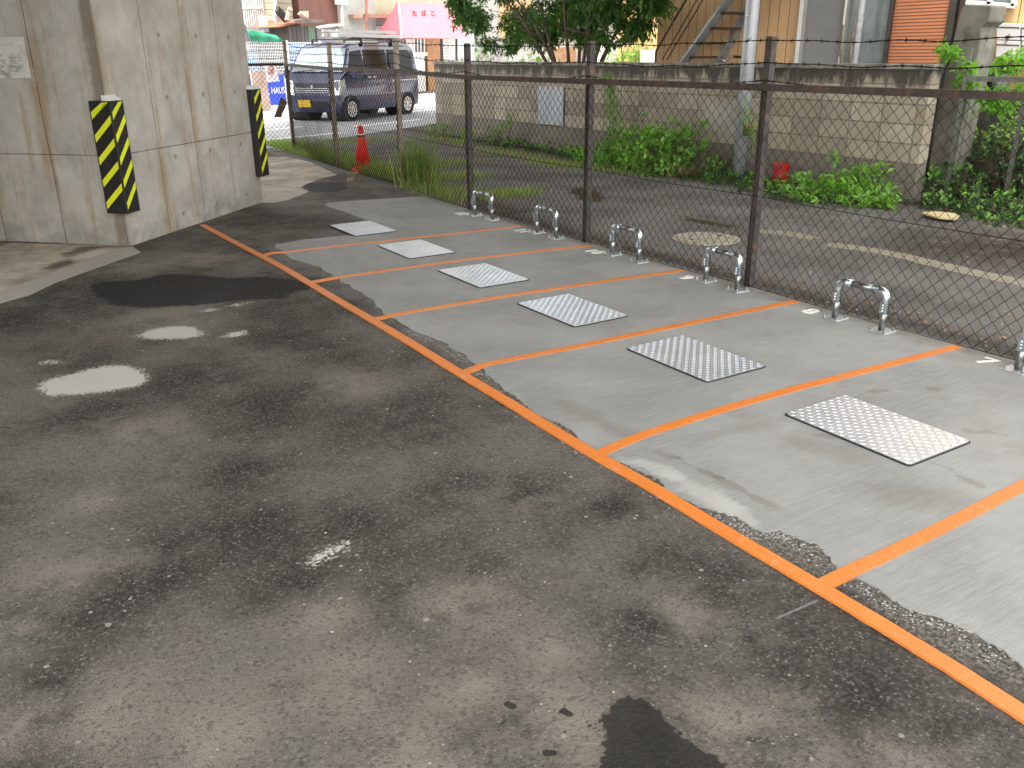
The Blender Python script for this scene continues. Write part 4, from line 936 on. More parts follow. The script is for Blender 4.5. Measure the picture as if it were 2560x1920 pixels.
for s in (1,-1):
    sidepan([(1.42,1.12),(1.2,1.42),(1.08,1.62),(.62,1.66),(.62,1.12)],'window',M['glass'],.006,s)
    sidepan([(.54,1.12),(.54,1.66),(-.42,1.67),(-.42,1.12)],'window',M['glass'],.006,s)
    sidepan([(-.52,1.12),(-.52,1.67),(-1.48,1.66),(-1.6,1.55),(-1.62,1.2),(-1.55,1.12)],'window',M['glass'],.006,s)
    sidepan([(.6,1.74),(.3,1.77),(-1.3,1.77),(-1.3,1.745),(.3,1.745)],'gutter',M['black'],.008,s)
    for x0,wd in ((.42,.15),(.2,.15)): sidepan([(x0,1.0),(x0+wd,1.0),(x0+wd,1.035),(x0,1.035)],'door_handle',M['chrome'],.03,s,.03)
    for xs in (.58,-.47): 
        sidepan([(xs,.3),(xs+.012,.3),(xs+.012,1.1),(xs,1.1)],'door_seam',M['black'],.002,s,.004)
    sidepan([(-.55,.885),(-.55,.925),(-1.75,.925),(-1.75,.885)],'slide_rail',M['chrome'],.004,s,.01)
    sidepan([(1.79,.66),(1.80,.93),(1.62,1.0),(1.56,.78)],'headlight',M['lamp'],.014,s,.03)
    mr=MB(); mr.box((1.36,(.745+.12)*s,1.1),(.1,.16,.2)); mr.beam((1.38,.72*s,1.08),(1.37,.8*s,1.08),.04,.05); mr.build('mirror',M['navy'],van,bevel=.02)
    for ax in AX:
        y=s*.66
        w_=MB(); w_.tube([(ax,y-.075,WR),(ax,y-.07,WR),(ax,y+.07,WR),(ax,y+.075,WR)],[.25,WR-.004,WR-.004,.25],32); tw_=w_.build('tyre',M['tyre'],van,smooth=False,bevel=.01)
        rm=MB(); yo=y+.078*s; rm.tube([(ax,y+.05*s,WR),(ax,yo,WR)],[.185,.19],28); rm.tube([(ax,yo,WR),(ax,yo+.012*s,WR)],[.07,.055],16); rm.build('rim',M['chrome'],tw_,smooth=False)
        hb=MB()
        for k in range(8): a=k*math.pi/4; hb.tube([(ax+.125*math.cos(a),yo+.001*s,WR+.125*math.sin(a)),(ax+.125*math.cos(a),yo+.003*s,WR+.125*math.sin(a))],.024,10)
        hb.build('rim_hole',M['black'],tw_)
        dk2=MB(); dk2.tube([(ax,s*.25,WR+.02),(ax,s*.735,WR+.02)],.325,24); dk2.build('wheel_well',M['black'],van)
# front face pieces
def fr(pts,name,mat,dx=.006,th=.012,parent=van,x0=None):
    def fx(z): 
        pr=prof
        for (xa,za),(xb,zb) in zip(pr,pr[1:]):
            if za<=z<=zb: return xa+(xb-xa)*(z-za)/(zb-za)
        return 1.8
    return MB().prism([(fx(z)+dx-abs(y)**3*.12,y,z) for y,z in pts],(-th,0,0)).build(name,mat,parent)
fr([(-.42,.75),(.42,.75),(.46,.9),(-.46,.9)],'grille',simple('grille_navy',(.015,.018,.04),.35),.012)
for z in (.69,.735,.78): fr([(-.44,z),(.44,z),(.44,z+.006),(-.44,z+.006)],'grille_bar',M['chrome'],.02)
fr([(-.45,.66),(.45,.66),(.45,.795),(-.45,.795)],'lower_grille',M['black'],.008)
fr([(-.4,.33),(.4,.33),(.44,.5),(-.44,.5)],'bumper_intake',M['black'],.01)
for s in (1,-1): fr([(.45*s,.62),(.7*s,.64),(.7*s,.97),(.5*s,.96)],'headlight',M['lamp'],.05,.06)
for z in (.37,.42,.47): fr([(-.38,z),(.38,z),(.38,z+.01),(-.38,z+.01)],'bumper_slat',M['navy'],.02)
npl=fr([(.12-.5,.345),(.45-.5,.345),(.45-.5,.51),(.12-.5,.51)],'number_plate',M['yplate'],.035)
pt=MB()
for k in range(4): pt.box((1.852,-.34+k*.06,.405),(.004,.035,.05))
for k in range(5): pt.box((1.856,-.33+k*.04,.475),(.004,.022,.022))
pt.build('plate_characters',M['black'],npl)
eb=MB(); eb.prism([(1.833,y,z) for y,z in ((-.04,.835),(0,.86),(.04,.835),(.012,.835),(.04,.81),(0,.785),(-.04,.81),(-.012,.81))],(-.01,0,0)); eb.build('emblem',M['chrome'],van)
# windscreen
ws=MB(); a=[(1.50,y*.66,1.155) for y in(-1,1)]; 
def wsp(tt,yy): x=1.535+(1.085-1.535)*tt; z=1.15+(1.695-1.15)*tt; xn,zn=.78,.62; return (x+.012*xn+ .0,yy,z+.012*zn)
ws.add([wsp(.0,-.66),wsp(0,.66),wsp(.55,.62),wsp(1,.57),wsp(1,-.57),wsp(.55,-.62)],[(0,1,2,3,4,5)]); ws.build('windscreen',M['wind'],van)
wp=MB(); wp.tube([wsp(.02,-.5),tuple(Vector(wsp(.05,-.05))+Vector((.02,0,.02)))],.008,5); wp.tube([wsp(.02,.1),tuple(Vector(wsp(.05,.5))+Vector((.02,0,.02)))],.008,5); wp.build('wiper',M['black'],van)
# roof rack
rk=MB()
for x in (.55,-.75): 
    rk.beam((x,-.66,1.91),(x,.66,1.91),.03,.025); 
    for s in(1,-1): rk.beam((x,s*.655,1.74),(x,s*.64,1.92),.05,.02,(1,0,0))
for s in(.35,.66): rk.beam((.95,s,1.935),(-.85,s,1.935),.02,.02)
rk.build('roof_rack',M['black'],van)
VXY=1.1
for o_ in list(van.children_recursive):
    if o_.name.split('.')[0] in ('tyre','rim','rim_hole','wheel_well'): continue
    for v_ in o_.data.vertices:
        if v_.co.x>1.0: v_.co.x=1.0+(v_.co.x-1.0)*.76
FRc,RRc=Vector((6.40,13.77,0)),Vector((8.84,15.46,0)); hd=(FRc-RRc).normalized(); lf=Vector((-hd.y,hd.x,0))
mid=(FRc+RRc)/2; ctr=mid-lf*.7*VXY
van.location=ctr; van.rotation_euler=(0,0,math.atan2(hd.y,hd.x)); van.scale=(VXY,VXY,.98)
# ladder bundle on the rack
ldr=empty('roof_ladder',(0,0,0),label='white aluminium ladder lying on the van roof rack',cat='ladder')
lm_=MB()
for s in (.3,.66):
    lm_.beam((1.5,s,1.99),(-1.15,s,1.99),.04,.07); lm_.beam((1.5,s,2.09),(-.95,s,2.09),.035,.055)
lm_.build('side_rail',M['white'],ldr); lr_=MB()
for k in range(8): lr_.tube([(1.05-k*.3,.36,1.985),(1.05-k*.3,.66,1.985)],.014,6)
lr_.build('rung',M['chrome'],ldr); MB().box((1.25,.5,1.99),(.1,.34,.09)).build('end_cap',M['white'],ldr,bevel=.02)
ldr.location=van.location; ldr.rotation_euler=van.rotation_euler; ldr.scale=van.scale

# ------------------------------------------------------------ far side of the street
S0=Vector((6.5,19.7,0))
def far(px,py,o=0.): A_=S0+SN*o; return VL(px,py,A_,A_+SD)
def fpl(pts,mat,name,parent=None,o=0.,th=.05,**k):
    return MB().prism([far(x,y,o) for x,y in pts],SN*th).build(name,mat,parent,**k)
f58=lambda *p: full(p,580,0,.14467)
f104=lambda *p: full(p,1040,0,.3254)
def rect(x0,y0,x1,y1): return [(x0,y1),(x1,y1),(x1,y0),(x0,y0)]
def down(o,px): return far(px,280,o)
def frect(x0,x1,ytop,o,mat,name,parent=None,th=.3,zb=-.02,**k):
    a,b=far(x0,ytop,o),far(x1,ytop,o); return MB().prism([Vector((a.x,a.y,zb)),Vector((b.x,b.y,zb)),b,a],SN*th).build(name,mat,parent,**k)
# barred gate / pale bluish building behind
UP=Vector((0,0,1))
pbm=simple('pale_blue_wall',(.3,.34,.42),.6,0,.12,2)
bl=empty('barred_building',far(600,150,3.2),label='pale blue building with white vertical window bars at the far left',cat='building')
frect(560,650,-420,3.2,pbm,'wall',bl,3)
MB().prism([far(x,y,3.19) for x,y in rect(590,-60,646,88)],SN*.0).build('window',simple('dim_glass',(.16,.19,.25),.2),bl)
br_=MB()
for k in range(12): 
    a,b=far(590+k*5.6,-90,3.12),far(590+k*5.6,106,3.12); b.x,b.y=a.x,a.y; br_.beam(a,b,.06,.05,SN)
for y in (-40,20): br_.beam(far(588,y,3.08),far(655,y,3.08),.03,.05)
br_.build('window_bar',M['white'],bl)
# tan siding house
th_=empty('siding_house',far(670,120,2.6),label='narrow tan clapboard house left of the brown corrugated wall',cat='house')
frect(649,691,-420,2.6,lined('tan_clapboard',(.36,.31,.22),(0,0,1),.2,.02,(.12,.1,.08),.7),'wall',th_,2.5)
MB().tube([far(686,-200,2.5),far(689,104,2.5)],.06,8).build('downpipe',simple('grey_pipe',(.35,.36,.37),.5),th_)
MB().tube([far(650,47,2.45),far(668,44,2.45),far(680,44,2.45),far(687,36,2.45),far(688,10,2.45)],.02,6).build('cable',M['white'],th_)
MB().box(far(660,60,2.5),(.25,.15,.5),.59).build('meter_box',M['white'],th_)
# brown corrugated building
brn=empty('brown_building',far(760,60,3.),label='reddish brown corrugated metal building with a rusty lean-to shed',cat='building')
frect(709,824,-420,3.,lined('brown_corrugated',(.2,.085,.06),tuple(SD),.13,.03,(.13,.05,.038),.6,.15,(.16,.07,.05)),'wall',brn,3)
MB().prism([far(x,y,2.95) for x,y in rect(694,-20,706,12)],SN*.04).build('window',M['black'],brn)
MB().tube([far(708,-60,2.9),far(709,10,2.9),far(703,30,2.5),far(697,26,2.4)],.03,6).build('cable',M['black'],brn)
frect(690,709,-420,3.3,simple('dark_brown_wall',(.13,.09,.07),.7),'side_wall',brn,2)
def poly(pts,o): return [far(x,y,o) for x,y in pts]
MB().prism(poly(f58((740,470),(1090,375),(1100,410),(800,480)),1.7),SN*1.2).build('shed_roof',simple('rusty_roof',(.28,.1,.05),.8,0,.4,3),brn)
MB().prism(poly(f58((1090,350),(1395,320),(1600,340),(1600,385),(1090,405)),1.7),SN*1.2).build('shed_roof',simple('brown_roof_sheet',(.17,.12,.1),.6),brn)
frect(718,790,66,1.9,lined('dark_shed_boards',(.09,.08,.065),tuple(SD),.22,.05,(.02,.02,.02),.7,.4,(.16,.09,.06)),'shed_wall',brn,1)
frect(770,786,66,1.88,lined('green_corrugated',(.13,.2,.13),tuple(SD),.09,.03,(.08,.12,.08),.6),'shed_door',brn,.05)
MB().tube([far(718,52,1.6),far(722,25,1.6)],[.09,.06],10).tube([far(722,25,1.6),far(727,22,1.5)],[.07,.08],10).build('vent_pipe',M['postlight'],brn)
MB().prism(poly(f58((1215,240),(1260,195),(1320,190),(1330,300),(1290,310)),1.6),SN*.2).build('vent_hood',simple('cream_metal',(.5,.43,.3),.5),brn)
MB().beam(far(692,22,1.8),far(716,50,1.8),.12,.2).build('bracket',M['black'],brn)
# pale concrete building
cn=empty('concrete_building',far(870,60,2.8),label='pale grey concrete wall building with a white meter box and drainpipe',cat='building')
frect(823,912,-420,2.8,simple('pale_render',(.4,.42,.39),.75,0,.15,1.2,dirt=(.25,.26,.24)),'wall',cn,3)
MB().box(far(853,-3,2.72),(.5,.25,.4),.59).build('meter_box',M['white'],cn)
MB().tube([far(853,5,2.7),far(856,62,2.7)],.06,8).build('drainpipe',simple('white_pipe',(.62,.63,.62),.5),cn)
MB().prism(poly(f58((1470,480),(1870,410),(1960,405),(1960,440),(1480,500)),2.2),SN*.5).build('canopy',simple('grey_canopy',(.45,.44,.4),.6),cn)
frect(792,850,70,2.3,simple('dim_wall',(.22,.2,.21),.7),'porch',cn,.4)
# beige building with lattice window
bg_=empty('beige_building',far(1000,60,3.),label='beige shop building with brown eave behind the pink awning',cat='building')
frect(912,1180,-420,3.,simple('beige_render',(.5,.45,.32),.75,0,.08,1.),'wall',bg_,4)
frect(908,1010,45,2.9,simple('mauve_wall',(.3,.23,.22),.75,0,.1,1.),'lower_wall',bg_,.08)
MB().prism([far(x,y,2.2) for x,y in rect(905,35,1000,45)],SN*.8).build('eave',simple('brown_eave',(.3,.17,.11),.6),bg_)
MB().tube([far(914,-60,2.15),far(917,80,2.15)],.05,8).build('drainpipe',simple('brown_pipe',(.25,.1,.07),.5),bg_)
lw=MB(); 
for k in range(8): lw.beam(far(926+k*4,67,2.85),far(926+k*4,79,2.85),.03,.03,SN)
for y in (67,73,79): lw.beam(far(925,y,2.85),far(956,y,2.85),.03,.03)
lw.build('lattice_window',M['white'],bg_)
frect(1020,1060,98,2.8,M['white'],'shop_wall',bg_,.1); 
win=MB().prism([far(x,y,2.78) for x,y in rect(1036,98,1064,134)],SN*.0).build('shop_window',simple('window_glass',(.3,.35,.38),.1),bg_)
wf=MB()
for x in (1036,1044,1052,1061): wf.beam(far(x,97,2.74),far(x,134,2.74),.05,.04,SN)
wf.beam(far(1034,135,2.72),far(1066,135,2.72),.1,.15); wf.build('frame',M['white'],win)
frect(1067,1102,97,2.75,simple('tan_door',(.42,.2,.07),.5),'door',bg_,.06); frect(1100,1107,97,2.74,M['black'],'door_gap',bg_,.05)
frect(1107,1176,97,2.74,lined('white_shutter',(.62,.62,.6),(0,0,1),.12,.02,(.35,.35,.35),.5),'shutter',bg_,.05)
MB().tube([far(1141,97,2.3),far(1141,150,2.3)],.06,6).build('post',M['rust'],bg_)
# awning
aw=empty('awning',far(1070,60,1.3),label='shop awning, its front coloured pink as if washed out by light, with red side panel and red Japanese lettering',cat='awning')
F=[far(995,6,2.2),far(1175,12,2.2),far(1178,96,1.2),far(1003,95,1.2)]
MB().prism([F[3],F[2],F[1],F[0]],SN*.03).build('front_panel',simple('overlit_pink',(.62,.17,.21),.6,0,.06,1.5),aw)  # pink puts the glare of strong light into the front's colour
MB().prism([far(950,79,2.2),far(1003,95,1.2)-SD*.02,far(994,6,2.2)-SD*.02],SD*-.02).build('side_panel',simple('awning_red',(.75,.05,.07),.6,0,.1,2),aw)
MB().beam(F[0]-SN*.02,F[3]-SN*.02,.1,.02,SD).build('edge_tape',M['white'],aw)
uF=(F[1]-F[0]).normalized(); vF=(F[0]-F[3]).normalized(); nF=uF.cross(vF); 
for i,ch in enumerate('たばこ'):
    P_=far(1034+i*23.0,34,2.2); 
    # project on the panel plane
    d_=ray(1035+i*23,33.5+i*.3); tt=(F[0]-CC).dot(nF)/d_.dot(nF); c_=CC+d_*tt-SN*.03
    mm=Matrix((uF,vF,nF)).transposed().to_4x4(); mm.translation=c_
    put_text('lettering',ch,.42,simple('awning_lettering',(.5,.01,.02),.6),mm,aw,.004)
# mesh hoarding, blue sheet and signs
hd_=empty('mesh_gate',far(650,270,.0),label='white wire mesh gate panels with blue sheet behind along the street',cat='gate')
def meshp(x0,x1,y0,zb,o,name,vx,hy):
    mb=MB(); a=far(x0,y0,o); b=far(x1,y0,o); L=(b-a).length; zt=a.z
    for k in range(vx+1):
        p=a.lerp(b,k/vx); mb.beam((p.x,p.y,zb),(p.x,p.y,zt),.013,.013,SN)
    for k in range(hy+1):
        z=zb+(zt-zb)*k/hy; mb.beam((a.x,a.y,z),(b.x,b.y,z),.022,.022)
    for k in (0,vx): p=a.lerp(b,k/vx); mb.beam((p.x,p.y,0),(p.x,p.y,zt+.05),.07,.07,SN)
    return mb.build(name,M['white'],hd_)
meshp(600,716,105,.95,0,'mesh_panel',26,11); meshp(716,800,106,.95,.02,'mesh_panel',20,10)
M['bluesheet']=simple('blue_sheet',(.02,.2,.62),.5,0,.2,2)
sh_=MB(); a,b=far(719,108,.25),far(840,106,.25)
N=30
vs=[]; 
for k in range(N+1):
    p=a.lerp(b,k/N)+SN*.06*math.sin(k*1.3)
    vs+=[(p.x,p.y,.0),(p.x,p.y,p.z+.02*math.sin(k*2.1))]
sh_.add(vs,[(2*k,2*k+2,2*k+3,2*k+1) for k in range(N)]); sh_.build('blue_sheet',M['bluesheet'],label='bright blue tarpaulin sheet hung behind the white mesh by the van',cat='tarpaulin')
a,b=far(600,130,.5),far(640,130,.5); MB().prism([(a.x,a.y,0),(b.x,b.y,0),tuple(b),tuple(a)],SN*.03).build('blue_board',simple('light_blue_sheet',(.08,.3,.5),.5,0,.2,3),label='light blue sheet behind the mesh gate next to the pillar',cat='sheet')
bn=empty('blue_banner',far(670,270,-.15),label='bright blue hoarding banner reading L HAUS in white',cat='banner')
MB().prism([far(x,y,-.15) for x,y in [(600,262),(717,262),(716,187),(600,187)]],SN*.03).build('panel',simple('banner_blue',(.02,.08,.75),.45,0,.06,2),bn)
c_=far(690,227,-.17); text_on('lettering','L HAUS',.25,M['white'],c_,SD,bn,.004)
b1=empty('leaning_board',far(655,275,-.5),label='pinkish white board leaning before the blue banner',cat='board')
MB().prism([far(x,y,-.5) for x,y in ((642,279),(679,276),(664,178),(626,179))],SN*.03).build('panel',simple('pinkish_board',(.62,.46,.36),.6,0,.15,2),b1)
b3=empty('no_entry_board',far(685,200,-.7),label='white board with a faded red ring tied to the street gate',cat='sign')
MB().prism([far(x,y,-.7) for x,y in ((671,206),(699,203),(688,160),(664,160))],SN*.03).build('panel',simple('white_board',(.7,.68,.66),.6,0,.06,2),b3)
c_=far(677,173,-.72); rg=MB(); pts=[]
for k in range(25): a=k/24*2*math.pi; pts.append(c_+SD*.13*math.cos(a)+UP*.14*math.sin(a))
rg.tube(pts,.02,6,cap=False); rg.tube([c_+SD*.09+UP*-.09,c_-SD*.09+UP*.09],.018,6); rg.build('red_ring',simple('faded_red',(.7,.3,.28),.6),b3)
# green tarp roll
gt=MB(); gpts=[far(x,y,.3) for x,y in f58((235,560),(330,620),(450,640),(600,670),(740,690),(850,700))]
gt.tube(gpts,[.06,.13,.15,.14,.12,.05],12); o=gt.build('green_tarp',simple('green_tarp',(.01,.26,.13),.5,0,.3,4),smooth=True,label='rolled green tarpaulin slung above the mesh gate',cat='tarpaulin')
random.seed(2)
for v in o.data.vertices: v.co+=rv()*.035
MB().tube([far(605,60,.2),far(628,125,.2)],.08,8).build('steel_prop',simple('dark_prop',(.15,.15,.17),.5),label='dark slanting steel prop beside the pillar, by the green tarp',cat='pole')
MB().box(far(729,230,-.3)+UP*0,(.2,.3,.9),.59).build('white_cabinet',M['white'],label='white cabinet between the blue banner and the van',cat='cabinet')
# buildings seen through the tree
def fy(px,py,Y): 
    d=ray(px,py); return CC+d*((Y-CC.y)/d.y)
def yrect(x0,x1,yt,Y,mat,name,parent=None,th=.3,yb=None):
    th=min(th,.35)
    a,b=fy(x0,yt,Y),fy(x1,yt,Y); zb=-.02 if yb is None else fy(x0,yb,Y).z
    return MB().prism([Vector((a.x,a.y,zb)),Vector((b.x,b.y,zb)),Vector((b.x,b.y,a.z)),Vector((a.x,a.y,a.z))],(0,th,0)).build(name,mat,parent)
wh=empty('white_house',fy(1400,120,17),label='white and peach house glimpsed behind the tree',cat='house')
yrect(1176,1560,-300,17.4,simple('white_render',(.42,.42,.4),.7,0,.06,1),'wall',wh,4)
yrect(1205,1245,92,17.3,simple('lilac_wall',(.38,.32,.36),.6),'door',wh,.05); yrect(1250,1330,-40,17.3,simple('peach_wall',(.6,.36,.2),.6),'upper_wall',wh,.08,95)
yrect(1400,1530,-40,17.3,simple('peach_wall2',(.6,.33,.18),.6),'upper_wall',wh,.08,62); yrect(1510,1590,80,17.2,lined('white_siding',(.66,.66,.64),(0,0,1),.12,.015,(.4,.4,.4),.5),'siding',wh,.06)
yrect(1440,1500,20,17.2,simple('dim_window',(.12,.14,.16),.1),'window',wh,.04,85); yrect(1500,1512,60,17.1,M['white'],'drainpipe',wh,.08)
yrect(1395,1440,118,17.15,simple('brown_box',(.35,.2,.12),.6),'bay',wh,.4)
ph=empty('peach_house',fy(1600,60,15.2),label='peach coloured house corner between the tree and the orange apartment house',cat='house')
yrect(1575,1700,-300,15.2,simple('peach_render',(.62,.36,.17),.7),'wall',ph,3)
tbz=fy(1620,148,13.0); MB().box((tbz.x,tbz.y,tbz.z/2+.1),(.35,.3,tbz.z+.25)).build('air_conditioner',M['white'],label='white outdoor air conditioner unit left of the orange house',cat='air conditioner',bevel=.05)
plant('hedge','green shrub between the white house and the orange apartment house','shrub',[((fy(1600,120,13.5)[0],13.5,1.3),(.5,.5,.9)),((fy(1560,130,14)[0],14,1.2),(.8,.5,.5)),((fy(1200,130,12.5)[0],12.5,1.1),(.5,.5,.6)),((fy(1340,130,13)[0],13,1.1),(1.1,.5,.45))],2600,.1,['leaf_bush','leaf_bright'],seed=15)

# ------------------------------------------------------------ orange apartment house
HX=9.3
hs_=empty('orange_house',(HX,2,0),label='orange panelled apartment house behind the block wall',cat='house')
def hrect(x0,x1,y0,y1,X,mat,name,parent=hs_,th=.05,zb=None,zt=None,ref=155):
    a=VX(x0,ref,X); b=VX(x1,ref,X); z1=zt if zt is not None else VX(x0,y0,X).z; z0=zb if zb is not None else VX(x0,y1,X).z
    return MB().prism([(X,a.y,z0),(X,b.y,z0),(X,b.y,z1),(X,a.y,z1)],(th,0,0)).build(name,mat,parent)
M['oside']=lined('orange_siding',(.74,.47,.24),(0,1,0),.2,.012,(.16,.09,.05),.6,.06)
hrect(1640,2385,0,0,HX,M['oside'],'wall',zb=0,zt=5.5,th=4)
hrect(1984,2212,0,0,HX-.04,simple('grey_panel',(.27,.27,.26),.6,0,.05,3),'sliding_door',zb=.4,zt=3.4,th=.035)
M['alu']=simple('aluminium',(.6,.6,.58),.4,.5,.05,5)
for x,wd in ((1990,10),(2098,6)): hrect(x-wd/2,x+wd/2,0,0,HX-.12,M['alu'],'door_frame',zb=.4,zt=3.4,th=.08)
hrect(2104,2206,0,0,HX-.055,simple('curtained_glass',(.2,.24,.235),.15,0,.25,3),'curtain_window',zb=.4,zt=3.4,th=.013)
a=VX(2138,155,HX-.25); MB().tube([(HX-.25,a.y,0),(HX-.25,a.y,4)],.04,10).build('downpipe',simple('pale_pipe',(.55,.58,.6),.5),hs_,smooth=True)
hrect(2204,2214,0,0,HX-.14,simple('bronze_frame',(.05,.04,.035),.5),'shutter_frame',zb=.4,zt=3.4,th=.1)
hrect(2214,2352,0,0,HX-.1,lined('orange_shutter',(.62,.23,.1),(0,0,1),.042,.012,(.12,.05,.025),.5,.04),'louvre_shutter',zb=.4,zt=3.4,th=.06)
hrect(2350,2368,0,0,HX-.16,simple('bronze_frame2',(.055,.045,.04),.5),'shutter_frame',zb=.4,zt=3.4,th=.15); hrect(2376,2392,0,0,HX-.2,simple('brown_post',(.06,.03,.025),.5),'corner_post',zb=0,zt=4,th=.2)
eav=MB().box((HX-.1,2.6,5.3),(.9,7.6,.15)); eav.build('eave',simple('eave_board',(.3,.27,.22),.7),hs_)
# second orange house
h2=empty('mailbox_house',(10.2,-1.6,0),label='second orange house on the right with mailboxes and a window',cat='house')
hrect(2391,2402,0,0,HX+.02,M['white'],'corner_trim',h2,zb=0,zt=4,th=.05)
h2x=8.6
hrect(2440,2760,0,0,h2x,lined('orange_siding_pale',(.55,.35,.16),(0,1,0),.33,.014,(.16,.1,.05),.6,.06),'wall',h2,zb=0,zt=4.2,th=2.5)
MB().prism([VX(x,y,h2x-.06) for x,y in full([(990,-60),(1320,-60),(1312,38),(990,14)],2060,0,.3618)],(.05,0,0)).build('window',simple('house_window',(.1,.12,.14),.1),h2)
wf=MB(); 
for a,b in (((985,14),(1318,42)),((1148,-60),(1145,28)),((1315,-60),(1312,42))): 
    p1,p2=[VX(x,y,h2x-.08) for x,y in full([a,b],2060,0,.3618)]; wf.beam(p1,p2,.05,.04,(1,0,0))
wf.build('window_frame',M['white'],h2)
for r0 in range(2):
    for c0 in range(2):
        x0,y0=2491+c0*62,57+r0*44+c0*3
        mbx=empty('mailbox',tuple(VX(x0+28,y0+20,h2x-.15)),label='grey-white mailbox, %s of the %s column on the orange house wall'%(('upper','lower')[r0],('left','right')[c0]),cat='mailbox',group='mailboxes on the orange wall')
        a_=[VX(x,y,h2x-.2) for x,y in ((x0-3*r0,y0+42),(x0+57-3*r0,y0+44),(x0+59,y0+2),(x0+1,y0))]
        MB().prism(a_,(.19,0,0)).build('box',simple('mailbox_grey',(.52,.5,.5),.45,0,.05,4),mbx,bevel=.006)
        MB().prism([p+Vector((-.004,0,0)) for p in [a_[0].lerp(a_[3],.72),a_[1].lerp(a_[2],.72),a_[1].lerp(a_[2],.78),a_[0].lerp(a_[3],.78)]],(.003,0,0)).build('slot',M['black'],mbx)
        c_=VX(x0+28,y0+36,h2x-.21); MB().tube([c_,c_-Vector((.02,0,0))],.018,10).build('lock',M['rust'],mbx)
# staircase
st_=empty('steel_staircase',(8.7,4.5,0),label='rusty steel outdoor staircase against the orange house',cat='staircase')
msteel=simple('rusty_pale_steel',(.3,.34,.35),.5,.2,.15,3,dirt=(.1,.045,.03)); 
for X,(x0,y0),(x1,y1) in ((8.6,(1713,153),(1822,0)),(9.2,(1800,153),(1855,50))):
    a=VX(x0,y0,X); b=VX(x1,y1,X); d=(b-a); a=a-d*(a.z/d.z); b=a+d*(4.4/d.z); MB().beam(a,b,.04,.19,(1,0,0)).build('stringer',msteel,st_)
a=VX(1713,153,8.6); b=VX(1822,0,8.6); d=(b-a)/(b.z-a.z); trd=MB(); 
for k in range(1,18): 
    z=1.43+(k-5)*.215; y=a.y+d.y*(z-a.z)
    MB().box((8.9,y-.02,z),(.6,.19,.035)).build('tread',M['rust'],st_)
for q_,(x0,y0,x1,y1) in enumerate(((1640,128,1712,5),(1655,150,1735,12),(1667,150,1757,0))):
    a=VX(x0,y0,8.45); b=VX(x1,y1,8.45); d=(b-a)/(b.z-a.z); MB().tube([a-d*.0,a+d*2.6],.017 if q_==0 else .01,6).build('handrail',M['rust'],st_)
a=VX(1640,128,8.45); MB().tube([(a.x,a.y,0),tuple(a)],.017,6).build('handrail_post',M['rust'],st_)
bc=empty('bicycle',(8.9,3.3,0),label='bicycle handlebar just showing over the wall under the staircase',cat='bicycle')
hb=[VX(x,y,8.9) for x,y in full([(700,495),(720,520),(750,530),(775,495),(810,488),(845,492)],1600,0,.2894)]
MB().tube(hb,.012,8).build('handlebar',M['chrome'],bc,smooth=True); MB().tube(hb[-2:]+[hb[-1]+Vector((0,-.06,0))],.02,8).build('grip',M['black'],bc)
c_=hb[1]; MB().tube([c_,Vector((c_.x,c_.y,.3))],.015,8).build('stem',M['chrome'],bc)
fw_=MB()
for yy in (-.5,.5):
    pts=[(8.9,c_.y+yy+.32*math.cos(a),.33+.32*math.sin(a)) for a in np.linspace(0,2*math.pi,25)]; fw_.tube(pts,.018,6,cap=False)
fw_.tube([(8.9,c_.y-.5,.33),(8.9,c_.y-.1,.8),(8.9,c_.y+.5,.33)],.014,6); fw_.build('frame',M['black'],bc)
# sticks on wall
for i,(x0,y0,x1,y1) in enumerate(((2103,158,2108,62),(2125,158,2137,50))):
    a=VX(x0,y0,6.64); b=VX(x1,y1,6.64); s_=MB(); mid_=a.lerp(b,.5)+Vector((0,.02,0)); s_.tube([Vector((a.x,a.y,1.37)),mid_,b],[.018,.016,.012],7)
    s_.tube([mid_,mid_+Vector((0,-.05 if i else .04,.05))],[.009,.004],5); s_.tube([mid_+Vector((0,0,-.12)),mid_+Vector((0,.05,-.08))],[.008,.003],5)
    s_.build('pruned_branch',M['stick'],label=('straight bare cut branch standing on the wall top, the left one','forked bare cut branch standing on the wall top, the right one')[i],cat='branch',group='cut branches on the wall')
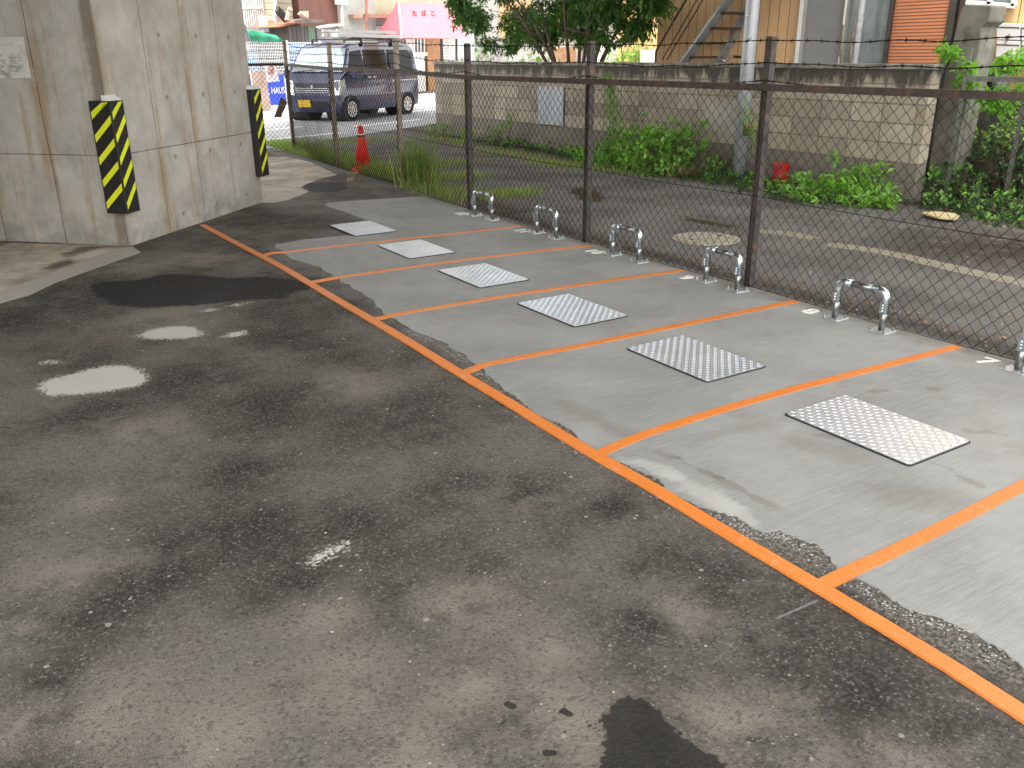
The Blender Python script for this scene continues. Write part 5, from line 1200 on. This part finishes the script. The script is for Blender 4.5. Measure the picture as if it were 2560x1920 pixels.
# concrete gate post with notched head
GX=6.95
gpts=[VX(x,y,GX) for x,y in full([(740,900),(945,900),(1075,330),(1090,190),(1120,165),(1140,150),(1158,40),(1100,34),(972,30),(945,60),(850,440)],2060,0,.3618)]
bl_,br2=gpts[0],gpts[1]; poly_=[Vector((GX,bl_.y+.02,-.02)),Vector((GX,br2.y-.0,-.02))]+gpts[1:]+[gpts[0]]
MB().prism(poly_,(.28,0,0)).build('gate_post',simple('mossy_concrete',(.15,.145,.12),.85,0,.25,4,dirt=(.07,.075,.045),bump=.5),label='tall mossy concrete gate post with a notched head at the end of the wall',cat='gate post',bevel=.015)
hz_=[VX(x,y,6.78) for x,y in full([(870,400),(830,520),(790,700),(760,880),(700,1250)],2060,0,.3618)]; MB().tube(hz_,.014,8).build('black_hose',M['black'],smooth=True,label='thin black cable hanging down between the wall end and gate post',cat='cable')
# second fence
f2=empty('angle_iron_fence',(6.7,-2,0),label='galvanised angle-iron fence overgrown with ivy at the far right',cat='fence')
for (x0,y0,x1,y1) in ((2364,488,2424,120),(2509,517,2561,230)):
    a=G(x0,y0); X=6.72; a=VX(x0,y0,X); b=VX(x1,y1,X); p=MB(); h=b.z; p.box((X,a.y,h/2),(.006,.045,h)); p.box((X+.024,a.y+.019,h/2),(.04,.006,h-.001)); p.build('post',M['galv2'],f2)
a=VX(2443,197,6.7); p=MB(); p.beam((6.7,a.y+.1,a.z),(6.7,a.y-2.8,a.z),.04,.045); p.build('rail',M['galv2'],f2)
p=MB(); y0=VX(2364,488,6.72).y
for k in range(56):
    for s in(1,-1):
        path=[(6.73,y0-k*.06-(.03 if (q%2)==(s>0) else 0),.02+q*.03) for q in range(int(a.z/.03))]; p.tube(path,.0014,3,cap=False)
p.build('mesh_panel',M['wire'],f2)
# dark backing added behind the ivy to stand for its deep shade
dk3=MB(); dk3.box((8.0,-2.6,.55),(.06,3.2,1.1)); dk3.build('ivy_dark_backing',lined('dark_backing',(.04,.035,.03),(0,1,0),.15,.01,(.01,.01,.01),.8),label='dark backing added behind the ivy thicket to deepen its shade',cat='fence')
tp_=[VX(x,y,7.4) for x,y in full([(1055,370),(1180,470),(1200,640),(980,640),(1040,470)],2060,0,.3618)]; MB().prism(tp_,(.25,0,0)).build('black_cover',simple('black_plastic',(.015,.015,.017),.25),label='shiny black plastic cover behind the vines beside the gate post',cat='cover',bevel=.03)
